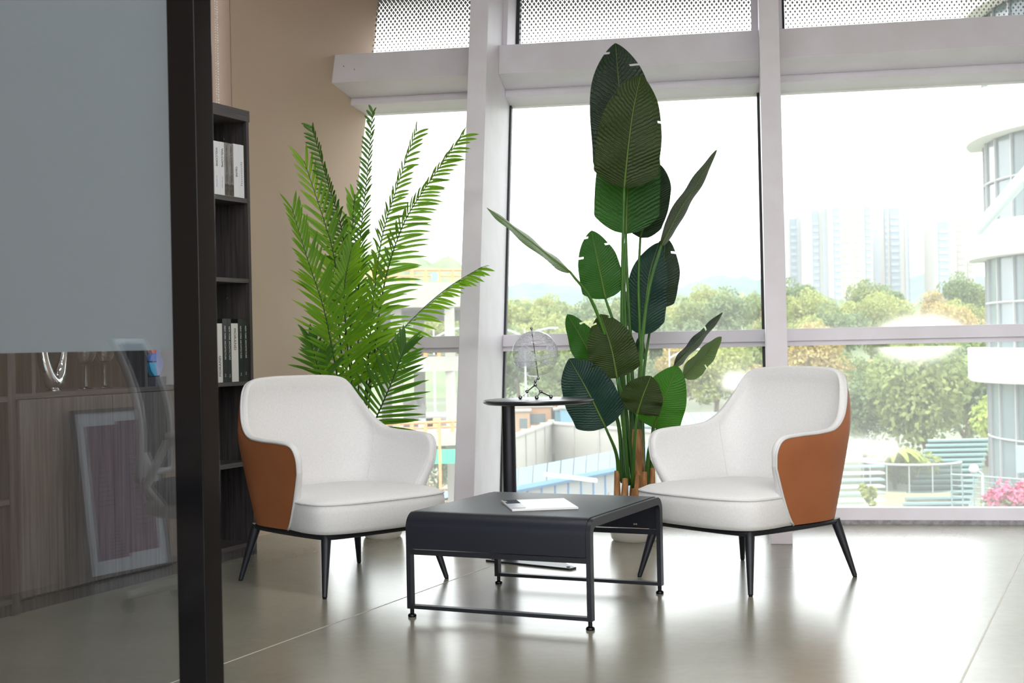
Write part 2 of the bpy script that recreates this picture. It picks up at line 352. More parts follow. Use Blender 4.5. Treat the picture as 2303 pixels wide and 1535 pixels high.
# ------------------------------------------------------------------ leaning window wall
FIN_D, FIN_W = 0.75, 0.105
FINS = [-2.45, -0.862, 0.726, 2.314]
def fbox(s0, s1, z0, z1, d0, d1, name, m, par, bevel=0, world=True):
    b = [FP(s0, z0, d0), FP(s1, z0, d0), FP(s1, z0, d1), FP(s0, z0, d1)]; t = [FP(s0, z1, d0), FP(s1, z1, d0), FP(s1, z1, d1), FP(s0, z1, d1)]
    return MB().hexa(b, t).build(name, m, par, world=world, bevel=bevel)
for i, s in enumerate(FINS):
    f = struct('trim_%d' % (i + 1), FP(s, 0, -FIN_D))
    fbox(s, s + FIN_W, 0.0, 3.69, -FIN_D, 0.06, 'fin_post', WHITE_METAL, f, 0.003)
FRIT = frit_mat()
bays = [(-4.05, -2.45), (-2.345, -0.862), (-0.757, 0.726), (0.831, 2.314)]
for i, (s0, s1) in enumerate(bays):
    W = struct('window_%d' % (i + 1) if i < 3 else 'window_5', FP(s0, 0, 0))
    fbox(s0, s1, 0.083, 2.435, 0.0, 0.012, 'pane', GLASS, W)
    fbox(s0, s1, 0.0, 0.022, -0.012, 0.1, 'curb', CURB, W)
    fbox(s0, s1, 0.022, 0.085, -0.006, 0.06, 'sill', WHITE_METAL, W)
    fbox(s0, s1, 0.985, 1.053, -0.05, 0.04, 'transom', WHITE_METAL, W, 0.003)
    fbox(s0, s1, 0.958, 0.985, -0.03, 0.04, 'transom_lip', WHITE_METAL, W)
    fbox(s0, s0 + .012, 0.085, 2.435, -0.018, 0.03, 'gasket', GASKET, W); fbox(s1 - .016, s1, 0.085, 2.435, -0.018, 0.03, 'gasket', GASKET, W)
    for nm, poly in (('header_beam', [(-.4, 2.735), (-.4, 2.56), (-.17, 2.505), (.05, 2.505), (.05, 2.735)]), ('header_lip', [(-.17, 2.505), (-.17, 2.462), (.05, 2.424), (.05, 2.505)])):
        MB().prism(poly, lambda q: FP(s0, q[1], q[0]), lambda q: FP(s1, q[1], q[0])).build(nm, WHITE_METAL, W, world=True, bevel=.003)
    up0 = 2.76
    fbox(s0, s1, 2.735, up0, -0.08, 0.06, 'upper_frame', WHITE_METAL, W)
    x0 = s0 + (0.03 if i else 0.0)
    if i:
        fbox(s0, s0 + .028, up0, 3.69, -0.30, 0.02, 'upper_frame', WHITE_METAL, W); fbox(s1 - .04, s1, up0, 3.69, -0.06, 0.06, 'upper_frame', WHITE_METAL, W)
        fbox(s0 + .028, s0 + .05, up0, 3.69, -0.02, 0.05, 'gasket', GASKET, W)
    fbox(s0, s1, 3.60, 3.69, -0.06, 0.06, 'upper_frame', WHITE_METAL, W)
    pane = fbox(s0, s1, up0, 3.6, 0.0, 0.003, 'upper_pane', FRIT, W)
    me = pane.data; uv = me.uv_layers.new(name='UVMap')
    L0 = np.array(W.location)
    for lp in me.loops:
        P = np.array(me.vertices[lp.vertex_index].co) + L0
        uv.data[lp.index].uv = (float(FU @ (P - B0)) + 10, float(P[2]) - up0)
# paint chips on the left header
for (x, y, r_) in ((742, 140, .006), (741, 150, .009), (773, 149, .004), (797, 156, .004)):
    D = ray(x, y); N_ = FN - np.array([0, 0, FK]); t = (-0.4015 - N_ @ (CAM - B0)) / (N_ @ D); P = CAM + D * t
    MB().prism([(r_ * math.cos(a) * (.6 + .4 * random.random()), 1.6 * r_ * math.sin(a) * (.6 + .4 * random.random())) for a in np.arange(0, 6.2, .8)],
               lambda q: P + FU * q[0] + (np.array([0, 0, 1]) + FN * FK) * q[1], lambda q: P + FU * q[0] + (np.array([0, 0, 1]) + FN * FK) * q[1] - FN * .001).build('paint_chip', mat('primer', srgb(150, 132, 126), .8), bpy.data.objects['window_1'], world=True)

# ------------------------------------------------------------------ ceiling lights: unseen panels added as fill, plus the dome lamp mirrored in glass
def ceiling_fill_light(x, y, lab):  # out-of-view panel added to brighten the room from the camera side
    t = thing('ceiling_fill_light', lab, 'lamp', (x, y, 3.62), -BB, 'added ceiling fill lights')
    m_ = MB(); m_.box((0, 0, .04), (1.24, .34, .08)); m_.build('housing', WHITE_METAL, t)
    MB().box((0, 0, -.004), (1.2, .3, .008)).build('diffuser', mat('fill_diffuser', (1, 1, 1, 1), .6, emit=((1, .985, .97, 1), 15.0)), t)
for x, y, lab in ((-1.2, 2.6, 'long white added ceiling fill light nearest the glass partition'), (0.6, 1.8, 'long white added ceiling fill light in the middle of the room'), (-0.2, 4.6, 'long white added ceiling fill light above the coffee table'), (1.0, 0.2, 'long white added ceiling fill light nearest the rear windows')):
    ceiling_fill_light(x, y, lab)
dl = thing('dome_lamp', 'round opal ceiling lamp reflected softly in the right window', 'lamp', (2.0, 2.5, 3.69))
MB().lathe([(.44, 0), (.44, -.03), (.40, -.035)], (0, 0, 0), 40).build('base_ring', WHITE_METAL, dl, smooth=True)
MB().lathe([(.42, -.03), (.40, -.08), (.32, -.14), (.2, -.18), (.08, -.195), (0, -.197)], (0, 0, 0), 40).build('dome', mat('lamp_opal', (1, 1, 1, 1), .6, emit=((1, .985, .97, 1), 7.0)), dl, smooth=2)

# ------------------------------------------------------------------ right wall and glazed rear of the room
wr = struct('wall_right', r1)
m_ = MB(); m_.hexa([r1, r1 + [.2, 0, 0], r0 + [.2, 0, 0], r0], [q + np.array([0, 0, 3.7]) for q in (r1, r1 + [.2, 0, 0], r0 + [.2, 0, 0], r0)]); m_.build('wall_panel', WALL, wr, world=True)
w6 = struct('window_6', (0, -3.6, 0))
for x in np.arange(a0[0], r0[0] + .1, 1.6):
    MB().box((x, -3.6, 1.85), (.1, .16, 3.7)).build('mullion', WHITE_METAL, w6, world=True)
for z in (.05, 1.1, 2.7): MB().box(((a0[0] + r0[0]) / 2, -3.6, z), (r0[0] - a0[0], .1, .09)).build('transom', WHITE_METAL, w6, world=True)

# ------------------------------------------------------------------ glass partition with black post
PC = np.array([-0.682, 3.0, 0.0])
def PT(wd, d, z): return PC + NB * wd + AL * d + np.array([0, 0, z])
def pbox(w0, w1, d0, d1, z0, z1, name, m, par, bevel=0):
    b = [PT(w0, d0, z0), PT(w0, d1, z0), PT(w1, d1, z0), PT(w1, d0, z0)]
    return MB().hexa(b, [p + [0, 0, z1 - z0] for p in b]).build(name, m, par, world=True, bevel=bevel)
gp = thing('glass_partition', 'glass partition with frosted upper film and a black post at its end', 'partition', PT(0, 0, 0))
pbox(0, .075, 0, .063, 0, 3.69, 'post', BLACK_GLOSS, gp, .002)
pbox(.075, 2.40, .01, .053, 0, .07, 'bottom_rail', BLACK_GLOSS, gp)
pbox(.075, 2.40, .01, .053, 3.6, 3.69, 'top_rail', BLACK_GLOSS, gp)
pbox(.075, 2.40, .026, .036, .07, 3.6, 'glass_panel', PARTITION, gp)
pbox(.075, 2.40, .0365, .038, 1.002, 3.6, 'frosted_film', film_mat(), gp)

# ------------------------------------------------------------------ bookcase units along the left wall
def bbox(par, name, t0, t1, e0, e1, z0, z1, m=WOOD, bevel=0):
    b = [BK(t0, e0, z0), BK(t1, e0, z0), BK(t1, e1, z0), BK(t0, e1, z0)]
    return MB().hexa(b, [p + [0, 0, z1 - z0] for p in b]).build(name, m, par, world=True, bevel=bevel)
DEP = 0.34
bc = thing('bookcase', 'tall dark wood open bookcase holding two groups of books beside the beige wall', 'bookcase', BK(.35, 0, 0))
bbox(bc, 'side_panel', .585, .607, 0, DEP, 0, 2.108); bbox(bc, 'side_panel', .10, .122, 0, DEP, 0, 2.108)
bbox(bc, 'back_panel', .122, .585, DEP - .012, DEP, .06, 2.108)
bbox(bc, 'top_board', .10, .611, -.004, DEP, 2.108, 2.162, WOOD_H, .001)
for z0, z1 in ((1.71, 1.733), (1.322, 1.342), (.826, .845), (.436, .458), (.045, .065)): bbox(bc, 'shelf', .122, .585, .002, DEP - .012, z0, z1, WOOD_H)
bbox(bc, 'plinth', .122, .585, .012, .03, 0, .045)
for z in (2.03, 1.25, .36): bbox(bc, 'shelf_pin', .578, .585, .13, .137, z, z + .007, CHROME)
cb = thing('cabinet', 'low dark wood cabinet with two plain doors and open shelving above, seen through the glass', 'cabinet', BK(-.43, 0, 0))
for t in (-.98, .08): bbox(cb, 'side_panel', t, t + .02, 0, DEP, 0, 2.108)
bbox(cb, 'back_panel', -.96, .08, DEP - .012, DEP, .06, 2.108)
bbox(cb, 'worktop', -.96, .08, .0, DEP - .012, .825, .845, WOOD_H)
bbox(cb, 'top_board', -.98, .10, -.004, DEP, 2.108, 2.162, WOOD_H)
bbox(cb, 'divider', -.872, -.852, .002, DEP - .012, .845, 2.108); bbox(cb, 'divider', -.2, -.182, .002, DEP - .012, .845, 2.108)
for z in (1.25, 1.66): bbox(cb, 'shelf', -.96, .08, .004, DEP - .012, z, z + .02, WOOD_H)
bbox(cb, 'base_board', -.96, .08, .02, DEP - .012, .045, .06); bbox(cb, 'plinth', -.96, .08, .012, .03, 0, .045)
for t0, t1 in ((-.958, -.4315), (-.4285, .098)): bbox(cb, 'door', t0, t1, -.016, .002, .061, .822, WOOD_DOOR, .0015)
b2 = thing('bookcase', 'dark wood open shelf column at the left edge behind the glass', 'bookcase', BK(-1.3, 0, 0))
bbox(b2, 'side_panel', -1.0, -.98, 0, DEP, 0, 2.108); bbox(b2, 'side_panel', -1.6, -1.58, 0, DEP, 0, 2.108)
bbox(b2, 'back_panel', -1.58, -1.0, DEP - .012, DEP, .06, 2.108); bbox(b2, 'top_board', -1.6, -.98, -.004, DEP, 2.108, 2.162, WOOD_H)
for z in (1.66, 1.25, .817, .425, .045): bbox(b2, 'shelf', -1.58, -1.0, .002, DEP - .012, z, z + .02, WOOD_H)
bbox(b2, 'plinth', -1.58, -1.0, .012, .03, 0, .045)

# books
INK = mat('ink', srgb(40, 40, 44), .6); INK_L = mat('pale_ink', srgb(176, 178, 184), .6); INK_W = mat('white_ink', srgb(232, 232, 232), .5)
PAGES = mat('page_block', srgb(222, 216, 204), .9)
COVW = mat('white_cover', srgb(228, 229, 235), .35); COVC = mat('cream_cover', srgb(216, 216, 214), .4); COVB = mat('black_cover', srgb(30, 31, 36), .3)
COVG = mat('grey_photo_cover', srgb(120, 116, 112), .4, grain=(14.0, srgb(150, 146, 140), (3, 3, 1.2))); COVD = mat('dark_photo', srgb(62, 58, 48), .5, var=(60, srgb(92, 86, 72)))
def spine_mat(t, z, up=False, e=-.0008):
    X = Vector((0, 0, -1)); Y = Vector(AL)
    if up: X, Y = -X, -Y
    Z = X.cross(Y); P = Vector(BK(t, e, z)); m4 = Matrix.Identity(4)
    for i in range(3): m4[i][0], m4[i][1], m4[i][2], m4[i][3] = X[i], Y[i], Z[i], P[i]
    return m4
def book(t0, t1, z0, z1, cover, label, texts, band=None, e0=0.004, dep=.2):
    o = thing('book', label, 'book', BK((t0 + t1) / 2, e0, z0), 0, 'books in the tall bookcase')
    m_ = MB(); g = .0006; t0 += g; t1 -= g
    for (a, b_, c, d) in ((t0, t1, e0, e0 + .004), (t0, t0 + .003, e0 + .004, e0 + dep), (t1 - .003, t1, e0 + .004, e0 + dep)):
        q = [BK(a, c, z0), BK(b_, c, z0), BK(b_, d, z0), BK(a, d, z0)]; m_.hexa(q, [p + [0, 0, z1 - z0] for p in q])
    m_.build('cover', cover, o, world=True)
    bbox(o, 'page_block', t0 + .003, t1 - .003, e0 + .004, e0 + dep - .006, z0 + .003, z1 - .003, PAGES)
    if band: bbox(o, 'spine_picture', t0 + .001, t1 - .001, e0 - .0004, e0 + .002, band[0], band[1], COVD)
    for (body, z, size, ink, up, sx) in texts:
        if body[0] == '#':                                      # lettering too faint to read: a run of small pale strokes
            k = MB(); n_ = int(body[1:]); r_ = random.Random(n_)
            for j in range(n_):
                c_ = z - j * size * .62; h_ = size * .3; w_ = size * r_.uniform(.3, .5); tm = (t0 + t1) / 2 + r_.uniform(-.1, .1) * size
                q = [BK(tm - w_, e0 - .0009, c_ - h_ * .8), BK(tm + w_, e0 - .0009, c_ - h_ * .8), BK(tm + w_, e0 + .0002, c_ - h_ * .8), BK(tm - w_, e0 + .0002, c_ - h_ * .8)]
                k.hexa(q, [p + [0, 0, h_] for p in q])
            k.build('faint_lettering', ink, o, world=True); continue
        m4 = spine_mat((t0 + t1) / 2, z, up, e0 - .0012); inv = Matrix.Translation(-o.location)
        text_obj(body, size, ink, o, inv @ m4, 1.05, sx)
zA = 1.7335
book(.322, .374, zA, 1.984, COVW, 'white book with WELCOME on its spine, next to the black post', [('WELCOME', 1.955, .020, INK, False, .9), ('#9', 1.82, .010, INK_L, False, .9)])
book(.374, .409, zA, 1.985, COVW, 'white book with WELCOME on its spine, touching the grey books', [('WELCOME', 1.955, .020, INK, False, .9), ('#9', 1.82, .010, INK_L, False, .9)])
for t0, t1, lab in ((.409, .444, 'grey photo-covered book beside the white WELCOME books'), (.444, .483, 'grey photo-covered book beside the plain white books')):
    book(t0, t1, zA, 1.986, COVG, lab, [('CREATE WONDERFUL HOMELIFE', 1.972, .019, INK, False, .66)], (zA + .002, zA + .055))
book(.483, .526, zA, 1.989, COVW, 'white book with a short dark word on its spine, upper shelf', [('CELINE', 1.88, .019, INK, False, .78)])
book(.526, .567, zA, 1.99, COVW, 'white book with very pale lettering at the right end of the upper shelf', [('#12', 1.905, .016, INK_L, False, .7)])
zB = .8455
book(.3225, .366, zB, 1.124, COVC, 'white book with upside-down MORAND lettering beside the black post', [('MORAND', .873, .023, INK, True, .95)])
book(.367, .405, zB, 1.147, COVB, 'black NEW YORK ARCHITECTURE book next to the upside-down white book', [('NEW YORK ARCHITECTURE', 1.113, .0155, INK_W, False, .78), ('#3', .885, .009, INK_L, False, .8)])
book(.405, .437, zB, 1.147, COVB, 'black NEW YORK ARCHITECTURE book touching the upright MORAND book on its left', [('NEW YORK ARCHITECTURE', 1.111, .0155, INK_W, False, .78), ('#3', .882, .009, INK_L, False, .8)])
book(.437, .492, zB, 1.125, COVC, 'thick white MORAND book standing between black books', [('MORAND', 1.102, .025, INK, False, .93)])
book(.492, .531, zB, 1.147, COVB, 'black NEW YORK ARCHITECTURE book right of the thick white book', [('NEW YORK ARCHITECTURE', 1.113, .0155, INK_W, False, .76), ('#3', .887, .009, INK_L, False, .8)])
book(.531, .574, zB, 1.148, COVB, 'black NEW YORK ARCHITECTURE book at the right end of the lower shelf', [('NEW YORK ARCHITECTURE', 1.114, .0155, INK_W, False, .76), ('#3', .89, .009, INK_L, False, .8)])

# ornaments on the cabinet
def onB(x, y, e):
    D = ray(x, y); t = (e - NB @ (CAM - Q0)) / (NB @ D); return CAM + D * t
zC = .8455
p = onB(120, 862, .10); rg = thing('ring_sculpture', 'chrome oval ring sculpture standing on the cabinet', 'sculpture', (p[0], p[1], zC))
m_ = MB(); path = []; rad = []
for i in range(40):
    a = i / 40 * 2 * math.pi; path.append(AL * (.062 * math.sin(a)) + np.array([0, 0, .165 - .128 * math.cos(a)]) + NB * .01 * math.sin(2 * a)); rad.append(.0205 + .016 * max(0, math.cos(a)) ** 2 + .003 * math.sin(3 * a))
m_.tube(path, rad, 14, closed=True); m_.build('ring', CHROME, rg, smooth=2)
MB().lathe([(.03, 0), (.03, .004), (.022, .012)], (0, 0, 0), 20).build('foot', CHROME, rg, smooth=True)
for x, y, lab in ((195, 873, 'wine glass on the cabinet, nearer the chrome ring'), (237, 871, 'wine glass on the cabinet, farther from the chrome ring')):
    p = onB(x, y, .07); g = thing('wine_glass', lab, 'glass', (p[0], p[1], zC), 0, 'wine glasses')
    MB().lathe([(.034, 0), (.034, .002), (.01, .006), (.0045, .012), (.0042, .095), (.007, .103)], (0, 0, 0), 20).build('stem', TUMBLER, g, smooth=True)
    MB().lathe([(.007, .103), (.03, .115), (.043, .14), (.045, .17), (.038, .21), (.0365, .21), (.0435, .17), (.0415, .142), (.029, .118), (.0, .108)], (0, 0, 0), 24).build('bowl', TUMBLER, g, smooth=True)
p = onB(352, 866, .05); vi = thing('violin_ornament', 'small multicoloured violin ornament on a grey block', 'ornament', (p[0], p[1], zC))
MB().box((0, 0, .02), (.075, .05, .04), math.atan2(AL[1], AL[0])).build('block', mat('grey_block', srgb(92, 94, 104), .5), vi)
def vshape(tmin, tmax):
    pts = []
    for i in range(33):
        t = i / 32; hw = .05 * (1 - .42 * math.exp(-((t - .5) / .12) ** 2)) * math.sin(math.pi * min(max(t, .02), .98)) ** .42
        pts.append((hw * (1.08 if t < .5 else .9), t * .19))
    return pts
half = vshape(0, 1)
def vpiece(sg, z0, z1, m):
    q = [(sg * a, z) for a, z in half if z0 <= z <= z1]; poly = [(0, q[0][1])] + q + [(0, q[-1][1])]
    f0 = lambda s_: lambda c: AL * (c[0] - .012) + np.array([0, 0, .045 + c[1]]) + NB * s_
    MB().prism(poly, f0(-.012), f0(.012)).build('body_panel', m, vi)
for sg, z0, z1, c in ((-1, 0, .062, (40, 176, 226)), (-1, .06, .105, (38, 110, 210)), (-1, .1, .2, (228, 84, 48)), (1, 0, .2, (146, 160, 214))): vpiece(sg, z0, z1, mat('violin_%d_%d_%d' % c, srgb(*c), .35))
MB().box(AL * -.012 + np.array([0, 0, .29]), (.016, .02, .12), math.atan2(AL[1], AL[0])).build('neck', COVB, vi)
p = onB(388, 866, .08); wb = MB().box((0, 0, .12), (.09, .12, .24), math.atan2(AL[1], AL[0])).build('box', COVW); wb.location = (p[0] + .012, p[1] + .03, zC); tag(wb, 'white box standing beside the violin ornament', 'box')
p = onB(1, 872, .12); bo = thing('wine_bottle', 'dark wine bottle with a cream label at the left edge', 'bottle', (p[0], p[1], .8375 if AL @ (p - Q0) < -1.0 else zC))
MB().lathe([(.036, 0), (.037, .01), (.037, .19), (.03, .215), (.015, .24), (.014, .3), (.0, .3)], (0, 0, 0), 24).build('body', mat('bottle_glass', srgb(24, 30, 22), .1), bo, smooth=True)
MB().lathe([(.0376, .03), (.0376, .15)], (0, 0, 0), 24).build('bottle_label', mat('cream_label', srgb(206, 200, 178), .7, var=(60, srgb(190, 180, 158))), bo, smooth=2)

# ------------------------------------------------------------------ armchairs
def armchair(label, c, fwd):
    rz = math.atan2(fwd[1], fwd[0])
    t = thing('armchair', label, 'chair', (c[0], c[1], 0), rz, 'armchairs at the coffee table')
    T = [(.200, .352, .49), (.203, .360, .555), (.17, .366, .602), (.08, .370, .613), (-.05, .370, .617), (-.15, .365, .63), (-.225, .347, .675), (-.282, .318, .75), (-.322, .282, .822), (-.343, .23, .857), (-.355, .12, .868), (-.358, 0, .869)]
    Bt = [(.05, .305), (.045, .306), (.02, .308), (-.03, .31), (-.1, .31), (-.17, .305), (-.22, .29), (-.255, .265), (-.28, .23), (-.295, .18), (-.305, .09), (-.31, 0)]
    B = [(x, y, .25) for x, y in Bt]
    mir = lambda L_: L_ + [(x, -y, z) for x, y, z in L_[-2::-1]]
    Tc, Bc = catmull(mir(T), 5), catmull(mir(B), 5); n = len(Tc); NR = 15
    outer = []
    for r in range(NR):
        v = r / (NR - 1); row = []
        for i in range(n):
            a, b_ = Bc[i], Tc[i]; h = v ** (.72 + .2 * min(1, min(i, n - 1 - i) / 20))
            q = a + (b_ - a) * np.array([h, h, v]); row.append(q)
        outer.append(row)
    # inward plan normals
    def inward(row):
        out = []
        for i in range(n):
            d = row[min(i + 1, n - 1)] - row[max(i - 1, 0)]; d[2] = 0; L_ = np.linalg.norm(d) + 1e-9
            nn = np.array([d[1], -d[0], 0]) / L_
            c_ = np.array([0.0, 0, 0]) - row[i]; c_[2] = 0
            if nn @ c_ < 0: nn = -nn
            out.append(nn)
        for _ in range(3): out = [(out[max(i - 1, 0)] + out[i] * 2 + out[min(i + 1, n - 1)]) / 4 for i in range(n)]
        return [o / np.linalg.norm(o) for o in out]
    nb_ = inward([q.copy() for q in Bc]); inn = [nb_] * NR
    th = lambda v: .054 - .024 * v
    for r in range(NR):                                         # padded outer skin swells past the rim
        v = r / (NR - 1); s_ = 1.1 * v * (1 - v ** 11)
        for i in range(n):
            back = max(0.0, -nb_[i][0] * -1); fr_ = min(1, min(i, n - 1 - i) / 12)
            outer[r][i] = outer[r][i] - nb_[i] * s_ * (.010 + .022 * min(1, back * 1.4 + max(0, (outer[NR - 1][i][2] - .64) * 5))) * fr_
    # soften the outer skin near the rim
    MB().grid(outer).build('outer_shell', LEATHER, t, smooth=2)
    top, tin = outer[-1], inn[-1]
    rows = []
    for k in range(6):
        a = math.pi * k / 5; w_ = th(1)
        rows.append([top[i] + tin[i] * w_ * (1 - math.cos(a)) / 2 + np.array([0.009 * math.sin(a) * max(0, 1 - min(i, n - 1 - i) / 10), 0, .010 * math.sin(a)]) for i in range(n)])
    for r in range(NR - 2, 1, -1):
        v = r / (NR - 1); rows.append([outer[r][i] + inn[r][i] * th(v) for i in range(n)])
    m_ = MB().grid([list(r) for r in rows])
    for i, sgn in ((0, 1), (n - 1, -1)):                      # rounded front edges of the arms
        cols_ = []
        for k in range(6):
            a = math.pi * k / 5; colr = []
            for r in range(NR):
                v = r / (NR - 1); o = outer[r][i]; w_ = th(v); fwd_ = np.array([1.0, 0, 0])
                colr.append(o + inn[r][i] * w_ * (1 - math.cos(a)) / 2 + fwd_ * .009 * math.sin(a) + np.array([0, 0, (.010 * math.sin(a) if r == NR - 1 else 0)]))
            cols_.append(colr)
        m_.grid(cols_)
    inner = m_.build('inner_shell', FABRIC, t, smooth=2)
    edge = [outer[r][0] for r in range(NR)] + top[1:-1] + [outer[r][n - 1] for r in range(NR - 1, -1, -1)]
    MB().tube([e + np.array([0, 0, .001]) for e in edge], .0052, 8).build('piping', PIPING, t, smooth=2)
    for sgn in (1, -1):                                         # stitched joint of back and arm, inside
        i = 29 if sgn > 0 else n - 1 - 29
        MB().tube([outer[r][i] + inn[r][i] * (th(r / (NR - 1)) + .0003) for r in range(NR - 2, 3, -1)], .0016, 6).build('seam', PIPING, inner, smooth=2)
    i = n - 1 - 24
    # seat
    S = [(.378, 0), (.374, .14), (.352, .255), (.305, .322), (.21, .338), (.09, .322), (-.05, .29), (-.18, .27), (-.25, .2), (-.27, .08), (-.272, 0)]
    Sc = catmull([(x, y, 0) for x, y in S] + [(x, -y, 0) for x, y in S[-2:0:-1]] + [(S[0][0], 0, 0)], 5)[:-1]
    def ring(k, z, off=0): return [np.array([.05 + (q[0] - .05) * k + (off if q[0] > 0 else 0), q[1] * k, z]) for q in Sc]
    rows = [ring(.90, .248), ring(.955, .252), ring(.975, .27), ring(.99, .30), ring(1.0, .335), ring(.997, .358), ring(.985, .370)]
    seat = MB().grid([list(r) for r in rows], closed=True)
    seat.f.append(tuple(range(len(Sc)))[::-1])
    seat_o = seat.build('seat_cushion', FABRIC, t, smooth=2)
    rows = [ring(.985, .370), ring(.965, .380), ring(.90, .391), ring(.75, .401), ring(.5, .409), ring(.25, .412), ring(.02, .413)]
    tp = MB().grid([list(r) for r in rows], closed=True); tp.f.append(tuple(len(Sc) * 6 + k for k in range(len(Sc))))
    tp.build('seat_top', FABRIC, t, smooth=2)
    MB().tube([q for q in ring(.99, .3715)], .0048, 8, closed=True).build('piping', PIPING, seat_o, smooth=2)
    # frame and legs
    R = [(.30, .0), (.295, .18), (.275, .265), (.2, .285), (0, .29), (-.2, .28), (-.27, .255), (-.295, .18), (-.30, 0)]
    Rc = catmull([(x, y, .236) for x, y in R] + [(x, -y, .236) for x, y in R[-2:0:-1]] + [(R[0][0], 0, .236)], 4)[:-1]
    fr = MB().tube(Rc, .012, 8, closed=True)
    fr.box((0, 0, .240), (.5, .03, .012)); fr.box((.12, 0, .240), (.03, .54, .012)); fr.box((-.15, 0, .240), (.03, .54, .012))
    fr.build('frame', DARK, t, smooth=True)
    for sx in (1, -1):
        for sy in (1, -1):
            lg = MB().tube([(sx * .262, sy * .262, .243), (sx * .268, sy * .267, .22), (sx * .318, sy * .312, .012), (sx * .3195, sy * .3135, .006)], [.0205, .0205, .0105, .0105], 14)
            l_ = lg.build('leg', DARK, t, smooth=True)
            MB().lathe([(.0085, 0), (.0085, .007)], (sx * .3198, sy * .3138, 0), 12).build('foot_glide', BLACK_GLOSS, l_)
    return t
armchair('white and tan armchair in front of the palm and bookcase', (-.7475, 5.909), (.67, -.742))
armchair('white and tan armchair by the window right of the big-leaved plant', (.967, 5.776), (-.788, -.615))

# ------------------------------------------------------------------ coffee table
CT = thing('coffee_table', 'black metal coffee table with rounded waterfall edges between the armchairs', 'table', (.0885, 5.2535, 0), math.radians(-25.2))
HW, HD, ZT, RR = .3665, .384, .385, .055
prof = [(-HD, .254)] + [(-HD + RR - RR * math.cos(a), ZT - RR + RR * math.sin(a)) for a in np.linspace(0, math.pi / 2, 9)] + [(HD - RR + RR * math.sin(a), ZT - RR + RR * math.cos(a)) for a in np.linspace(0, math.pi / 2, 9)] + [(HD, .254)]
def offset(pr, d):
    P = [np.array(q) for q in pr]; o = []
    for i in range(len(P)):
        t = P[min(i + 1, len(P) - 1)] - P[max(i - 1, 0)]; t /= np.linalg.norm(t); o.append(P[i] + np.array([t[1], -t[0]]) * d)
    return o
inr = offset(prof, .003); outr = offset(prof, -.003)
m_ = MB(); X = HW - .017
m_.grid([[(x, q[0], q[1]) for q in outr] for x in (-X, X)]); m_.grid([[(x, q[0], q[1]) for q in inr] for x in (X, -X)])
for x in (-X, X): m_.grid([[(x, q[0], q[1]) for q in outr], [(x, q[0], q[1]) for q in inr]])
m_.build('top_sheet', mat('black_table_sheet', srgb(21, 24, 36), .42, spec=.5), CT, smooth=True)
legp = [(-HD, .032)] + prof[1:-1] + [(HD, .032)]
lin = offset(legp, .03)
for sg in (-1, 1):
    m_ = MB(); xa, xb = sg * HW, sg * (HW - .017)
    for (A_, x) in ((legp, xa), (lin, xa), (lin, xb), (legp, xb)): pass
    rows = [[(xa, q[0], q[1]) for q in legp], [(xa, q[0], q[1]) for q in lin], [(xb, q[0], q[1]) for q in lin], [(xb, q[0], q[1]) for q in legp], [(xa, q[0], q[1]) for q in legp]]
    m_.grid(rows); k = len(legp)
    m_.f.append((0, k, 2 * k, 3 * k)); m_.f.append((k - 1, 2 * k - 1, 3 * k - 1, 4 * k - 1))
    m_.build('side_frame', DARK, CT, smooth=True)
for sg in (-1, 1):
    MB().box((0, sg * (HD - .008), .242), (2 * HW - .034, .02, .019)).build('apron_rail', DARK, CT)
    MB().box((0, sg * (HD - .015), .039), (2 * HW - .034, .028, .013)).build('floor_rail', DARK, CT)
    MB().box((0, sg * .12, ZT - .02), (2 * HW - .034, .03, .025)).build('under_rib', DARK, CT)
    for sx in (-1, 1):
        m_ = MB().lathe([(.015, 0), (.016, .004), (.014, .01), (.0075, .013), (.0075, .034)], (sx * (HW - .012), sg * (HD - .016), 0), 14); m_.build('levelling_foot', BLACK_GLOSS, CT, smooth=True)
        for q in (-.09, -.06): MB().box((sx * (HW - .09) + q * .3, sg * (HD - .006) , .27), (.006, .004, .006)).build('rivet', CHROME, CT)
mc = np.array([.089, 5.175]); MG = thing('magazine', 'white magazine with a dark blue picture strip lying on the coffee table', 'magazine', (mc[0], mc[1], ZT + .0035), math.radians(8))
m_ = MB(); nx = 14
def mz(x, y): return .0015 * math.sin(x * 22 + 1) * (1 - min(1, abs(y + .15) * 4)) * .6
rows = [[(x, y, .0075 + mz(x, y)) for x in np.linspace(-.123, .123, nx)] for y in np.linspace(-.152, .152, 6)]
m_.grid(rows); m_.grid([[(x, -.152, .0005) for x in np.linspace(-.123, .123, nx)], rows[0]]); m_.grid([rows[-1], [(x, .152, .0005) for x in np.linspace(-.123, .123, nx)]])
m_.grid([[r[-1] for r in rows], [(r[-1][0], r[-1][1], .0005) for r in rows]]); m_.grid([[(r[0][0], r[0][1], .0005) for r in rows], [r[0] for r in rows]]); m_.add([(-.123, -.152, .0005), (-.123, .152, .0005), (.123, .152, .0005), (.123, -.152, .0005)], [(0, 1, 2, 3)])
m_.build('pages', mat('magazine_paper', srgb(240, 240, 242), .35), MG, smooth=True)
def strip(x0, x1, y0, y1, m, name):
    MB().grid([[(x, y, .0079 + mz(x, y)) for x in np.linspace(x0, x1, 6)] for y in np.linspace(y0, y1, 5)]).build(name, m, MG)
strip(-.118, -.064, .03, .150, mat('navy_print', srgb(32, 38, 62), .7, spec=.2), 'cover_picture'); strip(-.122, -.064, -.10, .03, mat('silver_print', srgb(188, 190, 204), .3), 'cover_picture')
strip(-.121, -.068, -.122, -.112, INK, 'cover_print'); strip(-.122, -.108, .06, .13, mat('sand_print', srgb(196, 190, 176), .4), 'cover_picture')

